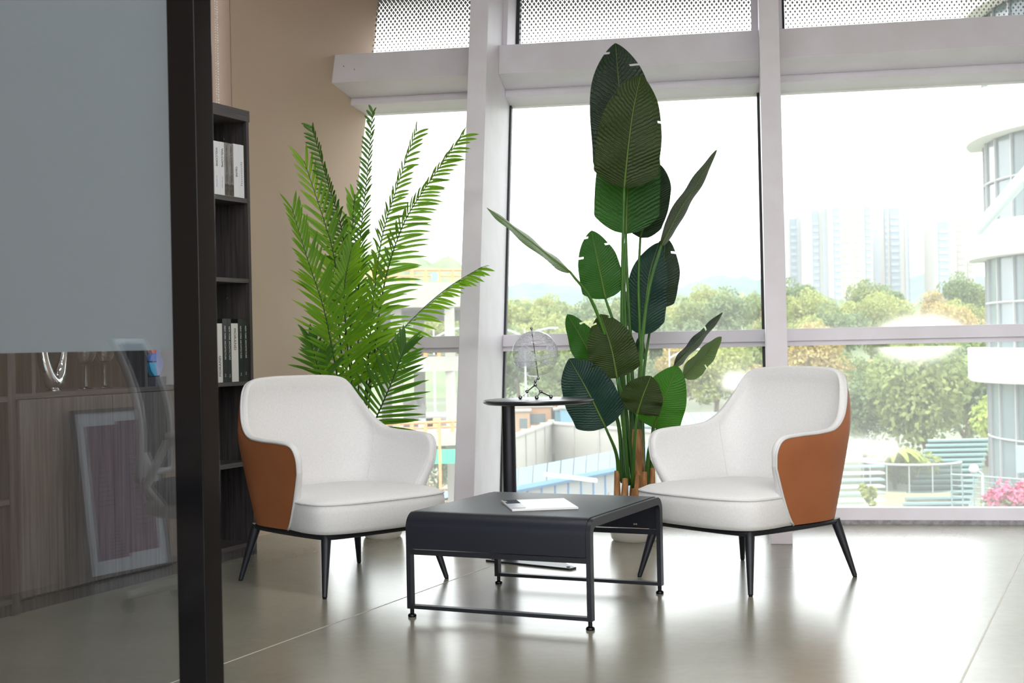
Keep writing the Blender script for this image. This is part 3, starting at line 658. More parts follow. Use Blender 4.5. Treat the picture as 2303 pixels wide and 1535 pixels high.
# ------------------------------------------------------------------ side table with globe
TC = np.array([.115, 6.3]); E_ = np.array([.78, -.6]); E_ /= np.linalg.norm(E_)
ST = thing('side_table', 'round black pedestal side table with an off-centre post behind the coffee table', 'table', (TC[0], TC[1], 0), math.atan2(E_[1], E_[0]))
ZS = .745
MB().lathe([(.0, ZS - .022), (.235, ZS - .022), (.25, ZS - .016), (.256, ZS - .008), (.252, ZS - .002), (.244, ZS), (0, ZS)], (0, 0, 0), 64).build('tabletop', mat('black_satin_top', srgb(42, 43, 47), .3), ST, smooth=True)
MB().lathe([(.0315, .008), (.0315, ZS - .03)], (-.175, 0, 0), 28).build('post', mat('black_satin_post', srgb(26, 29, 38), .35), ST, smooth=True)
MB().box((-.13, 0, ZS - .026), (.2, .1, .008)).build('mounting_plate', DARK, ST)
MB().prism([(-.215, -.142), (.255, -.142), (.262, -.135), (.262, -.095), (.2, -.06), (-.06, .14), (-.215, .14)], lambda p: (*p, .0), lambda p: (*p, .009)).build('base_plate', DARK, ST, bevel=.002)
for q in ((.235, -.118), (-.19, .115), (-.19, -.118)): MB().lathe([(.008, .009), (.008, .0115), (.004, .013)], (*q, 0), 10).build('screw', DARK, ST)

def globe_mat():
    m = bpy.data.materials.new('clear_map_globe'); m.use_nodes = True; nt = m.node_tree; nt.nodes.clear(); L = nt.links.new
    tc = nt.nodes.new('ShaderNodeTexCoord')
    n = nt.nodes.new('ShaderNodeTexNoise'); n.inputs['Scale'].default_value = 11; n.inputs['Detail'].default_value = 5; L(tc.outputs['Object'], n.inputs['Vector'])
    n2 = nt.nodes.new('ShaderNodeTexNoise'); n2.inputs['Scale'].default_value = 120; L(tc.outputs['Object'], n2.inputs['Vector'])
    r = nt.nodes.new('ShaderNodeMapRange'); r.inputs[1].default_value = .5; r.inputs[2].default_value = .53; L(n.outputs['Fac'], r.inputs[0])
    r2 = nt.nodes.new('ShaderNodeMapRange'); r2.inputs[1].default_value = .42; r2.inputs[2].default_value = .62; r2.inputs[3].default_value = .42; r2.inputs[4].default_value = .85; L(n2.outputs['Fac'], r2.inputs[0])
    mu = nt.nodes.new('ShaderNodeMath'); mu.operation = 'MULTIPLY'; L(r.outputs[0], mu.inputs[0]); L(r2.outputs[0], mu.inputs[1])
    t = nt.nodes.new('ShaderNodeBsdfTransparent'); t.inputs[0].default_value = (.985, .985, .99, 1)
    g = nt.nodes.new('ShaderNodeBsdfGlossy'); g.inputs['Roughness'].default_value = .03
    lw = schlick(nt, .015)
    a = nt.nodes.new('ShaderNodeMixShader'); L(lw.outputs[0], a.inputs[0]); L(t.outputs[0], a.inputs[1]); L(g.outputs[0], a.inputs[2])
    d = nt.nodes.new('ShaderNodeBsdfDiffuse'); d.inputs[0].default_value = srgb(226, 227, 238); tl = nt.nodes.new('ShaderNodeBsdfTranslucent'); tl.inputs[0].default_value = srgb(236, 237, 246)
    c = nt.nodes.new('ShaderNodeMixShader'); L(d.outputs[0], c.inputs[1]); L(tl.outputs[0], c.inputs[2])
    b = nt.nodes.new('ShaderNodeMixShader'); L(mu.outputs[0], b.inputs[0]); L(a.outputs[0], b.inputs[1]); L(c.outputs[0], b.inputs[2])
    o = nt.nodes.new('ShaderNodeOutputMaterial'); L(b.outputs[0], o.inputs[0]); return m
YG = 6.29; STEEL = mat('polished_steel', srgb(150, 150, 156), .12, metal=1.0)
GC = onY(1203, 795, YG); GR = .1065
GL = thing('globe', 'clear glass globe with silver map on a chrome ball-and-rod stand', 'globe', (GC[0], GC[1], ZS))
sp_ = MB().sphere(GC, GR, 40, 24).build('sphere', globe_mat(), GL, smooth=2, world=True)
ax = np.array([-.12, -.1, 1.0]); ax /= np.linalg.norm(ax)
MB().tube([GC - ax * (GR + .012), GC + ax * (GR + .01)], .0022, 8).build('axis_rod', STEEL, GL, world=True, smooth=True)
MB().sphere(GC + ax * (GR + .011), .007).build('finial', STEEL, GL, world=True, smooth=2); MB().sphere(GC - ax * (GR + .008), .007).build('finial', STEEL, GL, world=True, smooth=2)
xx = np.cross(ax, [0, 1, 0]); xx /= np.linalg.norm(xx); yy = np.cross(ax, xx)
for lat in (28, -12):
    rr_, hh = GR * 1.002 * math.cos(math.radians(lat)), GR * math.sin(math.radians(lat))
    MB().tube([GC + ax * hh + (xx * math.cos(a) + yy * math.sin(a)) * rr_ for a in np.linspace(0, 2 * math.pi, 48, endpoint=False)], .0006, 5, closed=True).build('latitude_line', mat('grey_line', srgb(120, 122, 134), .5), GL, world=True)
def S3(x, y, dy): return onY(x, y, YG + dy)
hub = S3(1204, 865, 0); neck = S3(1204, 857, 0); nl = S3(1185, 880, .01); nr = S3(1216, 880, -.005)
flat = lambda x, dy: np.array([*(S3(x, 891, dy)[:2]), ZS + .0095])
fe = [flat(1170, .0), flat(1207, -.06), flat(1239, .02)]
rods = MB()
for a_, b_ in ((GC - ax * (GR + .008), neck), (neck, hub), (hub, nl), (hub, nr), (nl, fe[0]), (nr, fe[1]), (nr, fe[2])): rods.tube([a_, b_], .003, 8)
rods.build('stand_rods', STEEL, GL, world=True, smooth=True)
for q, r_ in ((neck, .0075), (hub, .0085), (nl, .0085), (nr, .0085)): MB().sphere(q, r_).build('joint_ball', STEEL, GL, world=True, smooth=2)
for q in fe: MB().sphere(q, .0095).build('foot_ball', STEEL, GL, world=True, smooth=2)

# ------------------------------------------------------------------ big-leaved plant
PB = np.array([.60, 6.92, 0.0])
BP = thing('bird_of_paradise_plant', 'tall artificial plant with large dark paddle leaves in a white pot', 'plant', PB)
MB().lathe([(.0, 0), (.106, 0), (.118, .012), (.128, .06), (.134, .15), (.134, .175), (.126, .175), (.122, .15), (.0, .15)], (0, 0, 0), 40).build('pot', mat('white_ceramic', srgb(222, 218, 208), .35), BP, smooth=True)
MB().lathe([(.1215, .151), (.08, .158), (0, .16)], (0, 0, 0), 24).build('soil', mat('soil', srgb(60, 46, 34), .95, bump=(60, .6)), BP, smooth=True)
BARK = mat('bark', srgb(206, 156, 104), .85, var=(16, srgb(142, 94, 56), (3, 3, .6)), bump=(30, .7, (2, 2, .4)))
STEM = mat('plant_stem', srgb(50, 98, 34), .4, var=(9, srgb(78, 130, 44), (1, 1, .3)))
RIB = mat('leaf_rib', srgb(88, 118, 44), .45)
LM = {
 'dark': leaf_mat('leaf_dark', srgb(30, 44, 34), srgb(44, 62, 46), srgb(46, 72, 34), .12),
 'teal': leaf_mat('leaf_teal', srgb(26, 52, 48), srgb(38, 68, 60), srgb(40, 80, 46), .12),
 'olive': leaf_mat('leaf_olive', srgb(38, 54, 20), srgb(54, 72, 28), srgb(70, 96, 24), .22),
 'green': leaf_mat('leaf_green', srgb(28, 70, 26), srgb(44, 94, 34), srgb(70, 130, 34), .22),
 'bright': leaf_mat('leaf_bright', srgb(38, 92, 26), srgb(52, 116, 34), srgb(90, 160, 30), .25),
 'pale': leaf_mat('leaf_pale', srgb(86, 118, 62), srgb(108, 142, 78), srgb(120, 150, 70), .2)}
def paddle(pts, wpx, m, roll=0.0, fold=.18, tears=(), stem=None, wave=.012, lw=1.0, rw=1.0):
    mid = catmull([onY(x, y, Y) for x, y, Y in pts], 20); n = len(mid); NC = 14
    W_ = wpx / FPX * pts[len(pts) // 2][2] / 2
    rows = []; uvs = []; T0 = None
    for i, P in enumerate(mid):
        t = i / (n - 1); T = mid[min(i + 1, n - 1)] - mid[max(i - 1, 0)]; T = T / np.linalg.norm(T)
        V = (P - CAM) / np.linalg.norm(P - CAM); s0 = np.cross(T, V); s0 /= np.linalg.norm(s0); n0 = np.cross(s0, T)
        if n0 @ V > 0: n0 = -n0
        s_ = s0 * math.cos(roll) + n0 * math.sin(roll); nn = n0 * math.cos(roll) - s0 * math.sin(roll)
        base = min(1, t / .14) ** .5; tip = 1 if t < .34 else max(0, 1 - ((t - .34) / .66) ** 2.3) ** .75
        wd = W_ * max(base * tip, .012)
        row = []
        for k in range(NC + 1):
            j = -1 + 2 * k / NC; ww = wd * (lw if j < 0 else rw)
            row.append(P + s_ * j * ww + nn * (fold * abs(j) * ww - .12 * j * j * ww + wave * abs(j) * math.sin(t * 17 + j * 2 + pts[0][0]) * min(1, base * tip)))
            uvs.append((j, t))
        rows.append(row)
    m_ = MB().grid(rows)
    kill = set()
    for (t, side, dep) in tears:
        r = int(t * (n - 1))
        for k in range(NC):
            j = (-1 + 2 * (k + .5) / NC) * side
            if j > 1 - dep: kill.add(r * NC + k)
    m_.f = [f for i, f in enumerate(m_.f) if i not in kill]
    lf = m_.build('leaf', m, BP, smooth=2, world=True)
    uv = lf.data.uv_layers.new(name='UVMap'); ix = np.empty(len(lf.data.loops), np.int32); lf.data.loops.foreach_get('vertex_index', ix)
    uv.data.foreach_set('uv', np.array(uvs, np.float32)[ix].ravel())
    V0 = -(mid[0] - CAM) / np.linalg.norm(mid[0] - CAM)
    MB().tube([P + V0 * .0015 for P in mid[::2]], list(np.linspace(.0062, .0012, len(mid[::2]))), 6).build('midrib', RIB, lf, smooth=2, world=True)
    if stem:
        sp = catmull([onY(x, y, Y) for x, y, Y in stem] + [mid[0] + V0 * .001], 6)
        MB().tube(sp, list(np.linspace(.0115, .006, len(sp))), 8).build('stem', STEM, BP, smooth=2, world=True)
# label-free parts; order: back to front
paddle([(1410, 420, 7.1), (1405, 300, 7.15), (1392, 190, 7.18), (1384, 97, 7.15)], 150, LM['dark'], .1, tears=((.92, 1, .5), (.80, -1, .5)), stem=[(1432, 1090, 6.95), (1420, 800, 7.0), (1408, 560, 7.05)])
paddle([(1440, 535, 7.05), (1470, 440, 7.1), (1482, 368, 7.12)], 90, LM['dark'], -.2, tears=((.55, 1, .5),), stem=[(1442, 1080, 6.97), (1440, 800, 7.0), (1436, 640, 7.03)], lw=.9)
paddle([(1408, 526, 6.92), (1411, 430, 6.94), (1418, 330, 6.95), (1425, 250, 6.95)], 146, LM['green'], 0, stem=[(1430, 1085, 6.92), (1412, 830, 6.92), (1404, 640, 6.92)])
paddle([(1404, 422, 6.76), (1412, 340, 6.74), (1424, 250, 6.74), (1441, 168, 6.78)], 146, LM['olive'], .05, tears=((.78, 1, .35), (.6, -1, .3)), stem=[(1424, 1085, 6.88), (1401, 830, 6.84), (1400, 600, 6.78)])
paddle([(1362, 672, 6.80), (1347, 600, 6.80), (1330, 518, 6.84)], 98, LM['green'], .1, tears=((.9, 1, .4), (.78, -1, .3), (.66, 1, .35)), stem=[(1412, 1080, 6.88), (1402, 900, 6.85), (1385, 750, 6.82)])
paddle([(1283, 612, 6.62), (1215, 560, 6.6), (1150, 508, 6.62), (1095, 467, 6.64)], 92, LM['pale'], 1.36, fold=.06, wave=.004, stem=[(1408, 1085, 6.86), (1395, 880, 6.8), (1338, 692, 6.68)])
paddle([(1487, 552, 6.86), (1530, 470, 6.86), (1570, 408, 6.86), (1613, 336, 6.86)], 100, LM['olive'], 1.26, fold=.1, wave=.004, stem=[(1446, 1085, 6.92), (1440, 860, 6.9), (1456, 670, 6.88)])
paddle([(1470, 690, 7.12), (1488, 620, 7.14), (1497, 532, 7.14)], 84, LM['dark'], .15, tears=((.72, 1, .5), (.5, 1, .45), (.8, -1, .5)), stem=[(1448, 1080, 6.97), (1446, 860, 7.02)])
paddle([(1446, 752, 7.02), (1452, 680, 7.04), (1462, 610, 7.04), (1482, 545, 7.06)], 94, LM['teal'], -.1, tears=((.85, -1, .4),), stem=[(1440, 1080, 6.96), (1436, 880, 6.98)])
paddle([(1344, 846, 6.86), (1318, 780, 6.86), (1276, 706, 6.88)], 76, LM['green'], .35, tears=((.8, -1, .45),), stem=[(1400, 1085, 6.88), (1392, 960, 6.87), (1366, 885, 6.86)])
paddle([(1388, 850, 6.70), (1374, 780, 6.70), (1350, 706, 6.74)], 112, LM['olive'], 0, tears=((.88, 1, .4), (.76, 1, .3), (.9, -1, .3)), stem=[(1414, 1090, 6.84), (1402, 960, 6.78)])
paddle([(1362, 961, 6.66), (1322, 880, 6.66), (1280, 806, 6.7)], 122, LM['teal'], -.15, tears=((.9, -1, .4), (.74, -1, .35)), stem=[(1392, 1080, 6.84), (1386, 1020, 6.78)])
paddle([(1434, 812, 7.0), (1438, 785, 7.0), (1442, 752, 7.0)], 26, LM['dark'], .1)
paddle([(1471, 962, 6.78), (1492, 900, 6.76), (1524, 822, 6.78)], 108, LM['bright'], .05, stem=[(1455, 1090, 6.88), (1458, 1020, 6.84)])
paddle([(1433, 930, 6.66), (1446, 890, 6.64), (1464, 845, 6.66)], 96, LM['olive'], 0, stem=[(1422, 1095, 6.84), (1426, 1010, 6.76)])
paddle([(1516, 822, 6.95), (1570, 764, 6.97), (1626, 702, 6.98)], 78, LM['dark'], 1.28, fold=.1, wave=.004, tears=((.66, 1, .8),), stem=[(1462, 1090, 6.92), (1474, 930, 6.92)])
paddle([(1538, 848, 6.9), (1580, 805, 6.9), (1623, 757, 6.92)], 84, LM['pale'], 1.05, fold=.2, wave=.004, tears=((.45, -1, .5),), stem=[(1463, 1085, 6.9), (1482, 950, 6.88)])
def stub(x, y0, y1, wpx, Y, lean=0):
    a_, b_ = onY(x, y1, Y), onY(x + lean, y0, Y); a_[2] = .15; r_ = wpx / FPX * Y / 2
    MB().tube([a_, a_ * .6 + b_ * .4 + np.array([random.uniform(-.01, .01), 0, 0]), b_], [r_ * 1.25, r_ * 1.1, r_ * .75], 7).build('trunk', BARK, BP, world=True, smooth=True)
for q in ((1430, 965, 1150, 30, 6.9, 2), (1395, 1058, 1150, 15, 6.82, -8), (1410, 1075, 1150, 17, 6.8, -4), (1447, 1060, 1150, 16, 6.8, 3), (1462, 1052, 1150, 14, 6.84, 6), (1425, 1068, 1150, 14, 6.78, 10), (1436, 1020, 1150, 16, 6.95, 6)): stub(*q)

# ------------------------------------------------------------------ palm
PP = np.array([-.70, 7.22, 0.0])
PL = thing('areca_palm', 'tall green feathery artificial palm behind the left armchair', 'plant', PP)
MB().lathe([(0, 0), (.09, 0), (.102, .02), (.115, .1), (.12, .2), (.12, .22), (.112, .22), (.108, .2), (0, .2)], (0, 0, 0), 36).build('pot', mat('white_ceramic', srgb(222, 218, 208), .35), PL, smooth=True)
MB().lathe([(.107, .201), (0, .206)], (0, 0, 0), 24).build('soil', mat('soil', srgb(60, 46, 34), .95), PL)
PST = mat('palm_stem', srgb(38, 62, 34), .45); 
PM = {'g': mat('palm_green', srgb(90, 144, 34), .4, trans=(.42, srgb(140, 190, 36)), var=(6, srgb(108, 160, 36))), 'd': mat('palm_dark', srgb(60, 108, 32), .4, trans=(.32, srgb(100, 150, 34)), var=(6, srgb(76, 126, 34))),
      'y': mat('palm_light', srgb(120, 168, 34), .4, trans=(.45, srgb(165, 205, 40)), var=(6, srgb(98, 152, 34)))}
def frond(pts, Lpx, m, roll=0.0, vee=.2, t0=.25, npair=26, droop=.3, wl=.0078, ls=1.0, rs=1.0, ang=(62, 24)):
    mid = catmull([onY(x, y, Y) for x, y, Y in pts], 12); n = len(mid)
    fr = MB().tube(mid, list(np.linspace(.0062, .0016, n)), 6).build('frond_stem', PST, PL, smooth=2, world=True)
    L0 = Lpx / FPX * 7.2; lm = MB(); NS = 6
    for i in range(npair * 2):
        sg = 1 if i % 2 else -1; t = t0 + (1 - t0) * ((i // 2 + (.5 if sg > 0 else 0)) / npair); q = min(t, .999) * (n - 1); a = int(q); f_ = q - a
        P = mid[a] * (1 - f_) + mid[a + 1] * f_; T = mid[min(a + 2, n - 1)] - mid[max(a - 1, 0)]; T = T / np.linalg.norm(T)
        V = (P - CAM) / np.linalg.norm(P - CAM); s0 = np.cross(T, V); s0 /= np.linalg.norm(s0); n0 = np.cross(s0, T)
        if n0 @ V > 0: n0 = -n0
        s_ = s0 * math.cos(roll) + n0 * math.sin(roll); nn = n0 * math.cos(roll) - s0 * math.sin(roll)
        tt = (t - t0) / (1 - t0); an = math.radians(ang[0] + (ang[1] - ang[0]) * tt + random.uniform(-9, 9))
        sd_ = s_ * sg * math.cos(vee) + nn * math.sin(vee)
        D = T * math.cos(an) + sd_ * math.sin(an)
        Ln = L0 * (ls if sg < 0 else rs) * (.72 + .28 * math.sin(math.pi * min(1, tt * 1.25 + .15))) * (1 - .42 * tt) * random.uniform(.82, 1.1)
        bn = np.cross(T, D); bn /= np.linalg.norm(bn); W0 = np.cross(bn, D); W0 /= np.linalg.norm(W0)
        rows = []
        for k in range(NS + 1):
            u = k / NS; c_ = P + D * Ln * u + (np.array([0, 0, -1.0]) * droop + T * .18) * Ln * u * u * .5
            wd = wl * (math.sin(math.pi * min(.97, u * .8 + .14)) ** .8) * (1 if u < .99 else .1)
            rows.append([c_ - W0 * wd, c_ + bn * wd * .35, c_ + W0 * wd])
        lm.grid(rows)
    lm.build('leaflets', m, fr, smooth=2, world=True, kind='stuff')
c0 = lambda x, Y=7.2: [(x, 1150, Y), (x - 2, 1000, Y)]
frond(c0(812, 7.3) + [(806, 850, 7.3), (806, 640, 7.32), (812, 520, 7.34), (826, 390, 7.36), (838, 246, 7.38)], 62, PM['d'], -.55, .5, .40, 44, .5, ang=(62, 34))
frond(c0(800, 7.25) + [(790, 800, 7.2), (784, 640, 7.15), (768, 515, 7.1), (737, 410, 7.06), (700, 282, 7.02)], 66, PM['d'], -.55, .5, .40, 44, .55, ang=(64, 34))
frond(c0(818, 7.22) + [(826, 850, 7.2), (838, 690, 7.18), (858, 540, 7.16), (890, 430, 7.14), (938, 290, 7.1)], 86, PM['g'], .62, .5, .36, 44, .5, ang=(66, 36))
frond(c0(824, 7.18) + [(836, 850, 7.16), (862, 650, 7.12), (905, 510, 7.1), (965, 410, 7.08), (1044, 300, 7.02)], 92, PM['g'], .62, .5, .40, 46, .5, ang=(66, 36))
frond(c0(800, 7.3) + [(778, 800, 7.32), (780, 660, 7.34), (790, 550, 7.34), (797, 440, 7.34)], 100, PM['g'], 0, .2, .45, 24, .3)
frond(c0(796, 7.1) + [(775, 860, 7.06), (760, 704, 7.04), (752, 582, 7.04), (730, 500, 7.04), (684, 362, 7.06)], 134, PM['y'], .1, .22, .33, 33, .28, wl=.0085, ang=(58, 26))
frond(c0(788, 7.02) + [(768, 900, 6.96), (748, 790, 6.9), (727, 690, 6.86), (694, 590, 6.84), (655, 464, 6.86)], 122, PM['g'], .35, .5, .34, 38, .3, wl=.008, ls=1.1, rs=.85)
frond(c0(808, 7.05) + [(790, 860, 7.02), (777, 730, 7.0), (775, 640, 7.0), (790, 560, 7.0)], 110, PM['y'], -.1, .2, .4, 26, .35, wl=.009)
frond(c0(815, 7.1) + [(822, 880, 7.1), (830, 780, 7.1), (838, 690, 7.1), (850, 590, 7.08)], 96, PM['y'], .3, .4, .42, 22, .4)
frond(c0(820, 7.05) + [(832, 850, 7.04), (862, 790, 7.02), (940, 705, 6.98), (1010, 645, 6.92), (1084, 600, 6.86)], 76, PM['g'], .7, .8, .36, 34, .55)
frond([(818, 1150, 7.0), (826, 1000, 6.98), (842, 950, 6.96), (872, 880, 6.94), (900, 810, 6.92), (913, 772, 6.92)], 112, PM['d'], -.1, .25, .36, 24, .25, wl=.0085)
frond([(815, 1150, 7.25), (822, 930, 7.25), (840, 830, 7.25), (858, 745, 7.25)], 84, PM['d'], .2, .3, .5, 14, .3)
frond([(790, 1150, 6.98), (760, 950, 6.92), (730, 870, 6.88), (712, 815, 6.86), (694, 752, 6.86)], 84, PM['d'], .2, .3, .5, 16, .35)
frond([(800, 1150, 7.1), (788, 960, 7.1), (780, 850, 7.1), (772, 800, 7.1)], 46, PM['g'], .2, .3, .6, 7, .4)

# ------------------------------------------------------------------ reflected corner: office chair and leaning picture on the camera side of the partition
def mirror(P):
    d = (P - PC) - AL * .026; k = (d @ AL); return P - AL * 2 * k
pa, pb = mirror(onz(195, 1308)), mirror(onz(380, 1271))
pa[2] = pb[2] = 0.002
ux = (pb - pa); PW = np.linalg.norm(ux); ux /= PW
pic = thing('framed_picture', 'framed purple abstract picture with pale blue mat leaning on the wall, mirrored in the glass', 'picture', (pa + pb) / 2)
wn = np.array([-NB[0], -NB[1], 0.0])                          # out of the wall
lean = -wn * .085 + np.array([0, 0, .742]); LH = np.linalg.norm(lean); lean /= LH; pn = np.cross(ux, lean); pn = pn if pn @ wn > 0 else -pn
def pp(a, b_, c_): return pa + ux * a * PW + lean * b_ * LH + pn * c_
def pslab(a0, a1, b0, b1, c0, c1, name, m): return MB().hexa([pp(a0, b0, c0), pp(a1, b0, c0), pp(a1, b1, c0), pp(a0, b1, c0)], [pp(a0, b0, c1), pp(a1, b0, c1), pp(a1, b1, c1), pp(a0, b1, c1)]).build(name, m, pic, world=True)
FRM = mat('dark_picture_frame', srgb(58, 52, 50), .5)
for q in ((0, 1, 0, .02), (0, 1, .98, 1), (0, .03, .02, .98), (.97, 1, .02, .98)): pslab(*q, 0, .022, 'frame', FRM)
pslab(.03, .97, .02, .98, .002, .012, 'mat_board', mat('pale_blue_mat', srgb(226, 236, 248), .6))
pslab(.13, .5, .10, .90, .012, .0135, 'print', mat('purple_print', srgb(138, 104, 132), .6, var=(5, srgb(116, 88, 118)))); pslab(.5, .87, .12, .92, .012, .0135, 'print', mat('purple_print', srgb(138, 104, 132), .6))
for (a0, b0, n_, st) in ((.2, .42, 9, .028), (.56, .5, 8, .03), (.62, .28, 5, .03), (.28, .12, 9, .02)):
    for k in range(n_): pslab(a0 + .005 * k, a0 + .2 - .012 * k, b0 + st * k, b0 + st * k + .004, .0135, .0145, 'print_line', INK)
oc = mirror(onz(468, 1366)); fx = np.array([1.0, 0, 0]); fx = fx - AL * 2 * (fx @ AL)
OC = thing('office_chair', 'white-framed office chair with dark mesh back, mirrored faintly in the glass', 'chair', (oc[0], oc[1], 0), math.atan2(fx[1], fx[0]))
WPL = mat('white_plastic', srgb(236, 238, 242), .35); MESHB = mat('dark_mesh', srgb(44, 50, 58), .8); NAVY = mat('navy_seat_fabric', srgb(44, 48, 72), .9)
MB().lathe([(.028, .1), (.028, .3), (.02, .3), (.02, .42)], (0, 0, 0), 16).build('gas_lift', CHROME, OC, smooth=True)
for k in range(5):
    a = k * 2 * math.pi / 5 + .3; c_, s_ = math.cos(a), math.sin(a)
    lg = MB().tube([(0, 0, .12), (.15 * c_, .15 * s_, .1), (.3 * c_, .3 * s_, .07)], [.03, .022, .016], 8).build('base_leg', WPL, OC, smooth=True)
    MB().sphere((.3 * c_, .3 * s_, .03), .03, 10, 6).build('caster', DARK, lg, smooth=2)
seat_rows = []
for z, k in ((.42, .80), (.44, .97), (.47, 1.0), (.495, .96), (.5, .8), (.502, .02)): seat_rows.append([(.03 + .245 * k * abs(math.cos(a)) ** .6 * math.copysign(1, math.cos(a)), .245 * k * abs(math.sin(a)) ** .6 * math.copysign(1, math.sin(a)), z) for a in np.linspace(0, 2 * math.pi, 32, endpoint=False)])
MB().grid(seat_rows, closed=True).build('seat', NAVY, OC, smooth=2)
MB().grid([[(x * 1.03, y * 1.03, z - .05) for x, y, z in r] for r in seat_rows[:3]], closed=True).build('seat_shell', WPL, OC, smooth=2)
bk = lambda u, v: (-.20 - .10 * v + .05 * math.sin(v * 3) - .05 * (1 - (u * 2) ** 2), u * (.46 - .06 * v), .52 + .52 * v)
MB().grid([[bk(u, v) for u in np.linspace(-.5, .5, 13)] for v in np.linspace(0, 1, 13)]).build('mesh_back', MESHB, OC, smooth=2)
MB().tube([bk(u, 0) for u in np.linspace(-.5, .5, 9)] + [bk(.5, v) for v in np.linspace(.1, 1, 9)] + [bk(u, 1) for u in np.linspace(.4, -.5, 9)] + [bk(-.5, v) for v in np.linspace(.9, .1, 9)], .014, 8, closed=True).build('back_frame', WPL, OC, smooth=2)
for sg in (-1, 1):
    MB().tube([(-.12, sg * .22, .42), (-.16, sg * .27, .5), (-.08, sg * .28, .66), (.0, sg * .28, .675)], .017, 8).build('arm_support', WPL, OC, smooth=2)
    MB().box((.06, sg * .28, .69), (.27, .075, .026)).build('armrest', WPL, OC, bevel=.008)
MB().tube([(-.02, 0, .41), (-.18, 0, .43), (-.25, 0, .6)], .025, 8).build('back_bracket', WPL, OC, smooth=2)

# ------------------------------------------------------------------ outside: ground, trees, buildings
GZ = -9.0
GRASS = mat('outside_ground', srgb(112, 114, 98), .95, var=(.06, srgb(92, 100, 78)))
gd = MB(); gd.box((0, 1500, GZ - .5), (6000, 2985, 1)); gd.box((0, -300, GZ - .5), (6000, 560, 1)); g_ = gd.build('ground', GRASS); g_['kind'] = 'structure'
# hills
def hill(name, pts, Y, depth, m, label, bump=6, seed=1):
    r_ = np.random.default_rng(seed); xs = np.linspace(pts[0][0], pts[-1][0], 90); hs = np.interp(xs, [p[0] for p in pts], [p[1] for p in pts]); rows = []
    for k in range(12):
        v = k / 11; row = []
        for x, h in zip(xs, hs):
            top = onY(x, h, Y); zz = GZ + (top[2] - GZ) * math.sin(v * math.pi / 2) + (r_.uniform(-1, 1) * bump * min(1, v * 3))
            row.append((top[0], Y - depth * (1 - v), zz))
        rows.append(row)
    rows.append([(p[0], p[1] + 60, GZ) for p in rows[-1]])
    o = MB().grid(rows).build(name, m, smooth=2); return tag(o, label, 'hill')
FOR_HAZE = mat('hazed_far_forest', srgb(88, 108, 106), 1.0, var=(.03, srgb(100, 118, 110))); FOR2 = mat('near_forest', srgb(92, 108, 80), 1.0, var=(.12, srgb(116, 126, 94)))  # far forest colour has the blue-green distance haze mixed in
hill('far_hill', [(600, 640), (1130, 648), (1180, 640), (1260, 642), (1330, 655), (1420, 660), (1520, 648), (1580, 626), (1625, 622), (1680, 632), (1760, 650), (1900, 680), (2040, 622), (2110, 618), (2250, 660), (2500, 690)], 2200, 700, FOR_HAZE, 'haze-coloured wooded hill ridge on the horizon behind the towers', 4, 3)
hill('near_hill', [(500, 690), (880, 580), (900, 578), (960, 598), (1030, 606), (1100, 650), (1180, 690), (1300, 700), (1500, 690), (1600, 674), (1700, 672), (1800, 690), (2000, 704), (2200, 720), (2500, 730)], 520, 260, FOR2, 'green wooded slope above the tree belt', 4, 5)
# trees
def foliage(seed, rx, rz_, nb, nl, size):
    r_ = np.random.default_rng(seed); c = r_.normal(size=(nb, 3)); c /= np.linalg.norm(c, axis=1)[:, None]; c *= (r_.random((nb, 1)) ** .4) * np.array([rx, rx, rz_]) * .72
    br = r_.uniform(.24, .4, nb) * rx
    k = r_.integers(0, nb, nl); d = r_.normal(size=(nl, 3)); d /= np.linalg.norm(d, axis=1)[:, None]; P = c[k] + d * (br[k] * r_.uniform(.75, 1.05, nl))[:, None]
    a = r_.normal(size=(nl, 3)); a /= np.linalg.norm(a, axis=1)[:, None]; b_ = np.cross(a, d + r_.normal(size=(nl, 3)) * .6); b_ /= np.linalg.norm(b_, axis=1)[:, None] + 1e-9
    s_ = (size * r_.uniform(.6, 1.3, nl))[:, None]
    v = np.stack([P - a * s_, P + b_ * s_ * .6, P + a * s_, P - b_ * s_ * .6], 1).reshape(-1, 3)
    m_ = MB(); m_.v = [tuple(q) for q in v]; m_.f = [(4 * i, 4 * i + 1, 4 * i + 2, 4 * i + 3) for i in range(nl)]; return m_
TC_ = [((104, 122, 70), (140, 152, 90)), ((126, 138, 74), (164, 168, 100)), ((92, 114, 76), (122, 140, 94)), ((156, 138, 86), (182, 164, 108)), ((134, 154, 66), (168, 182, 88))]
TM = [mat('foliage_%d' % i, srgb(*a), .8, var=(.7, srgb(*b_)), trans=(.25, srgb(*b_))) for i, (a, b_) in enumerate(TC_)]
TNAME = ['mid green', 'yellow-green', 'dark green', 'brownish autumn', 'bright lime green']
TRUNK = mat('tree_trunk', srgb(104, 92, 78), .9)
protos = []
for i in range(5):
    t = thing('tree', 'x', 'tree'); 
    f = foliage(20 + i, 4.6, 4.0, 26, 6000, .22).build('foliage', TM[i], t, kind='stuff'); f.location = (0, 0, 6.2)
    m_ = MB().tube([(0, 0, 0), (.1, .1, 2.2), (-.1, 0, 5.0)], [.32, .24, .12], 7); m_.tube([(.1, .1, 2.2), (1.2, .3, 4.6)], [.18, .07], 6); m_.tube([(.1, .1, 2.4), (-1.1, -.3, 4.8)], [.16, .06], 6); m_.build('trunk', TRUNK, t)
    protos.append(t)
used = [False] * 5; ORD = 'first second third fourth fifth sixth seventh eighth ninth tenth eleventh twelfth thirteenth fourteenth fifteenth sixteenth seventeenth eighteenth'.split()
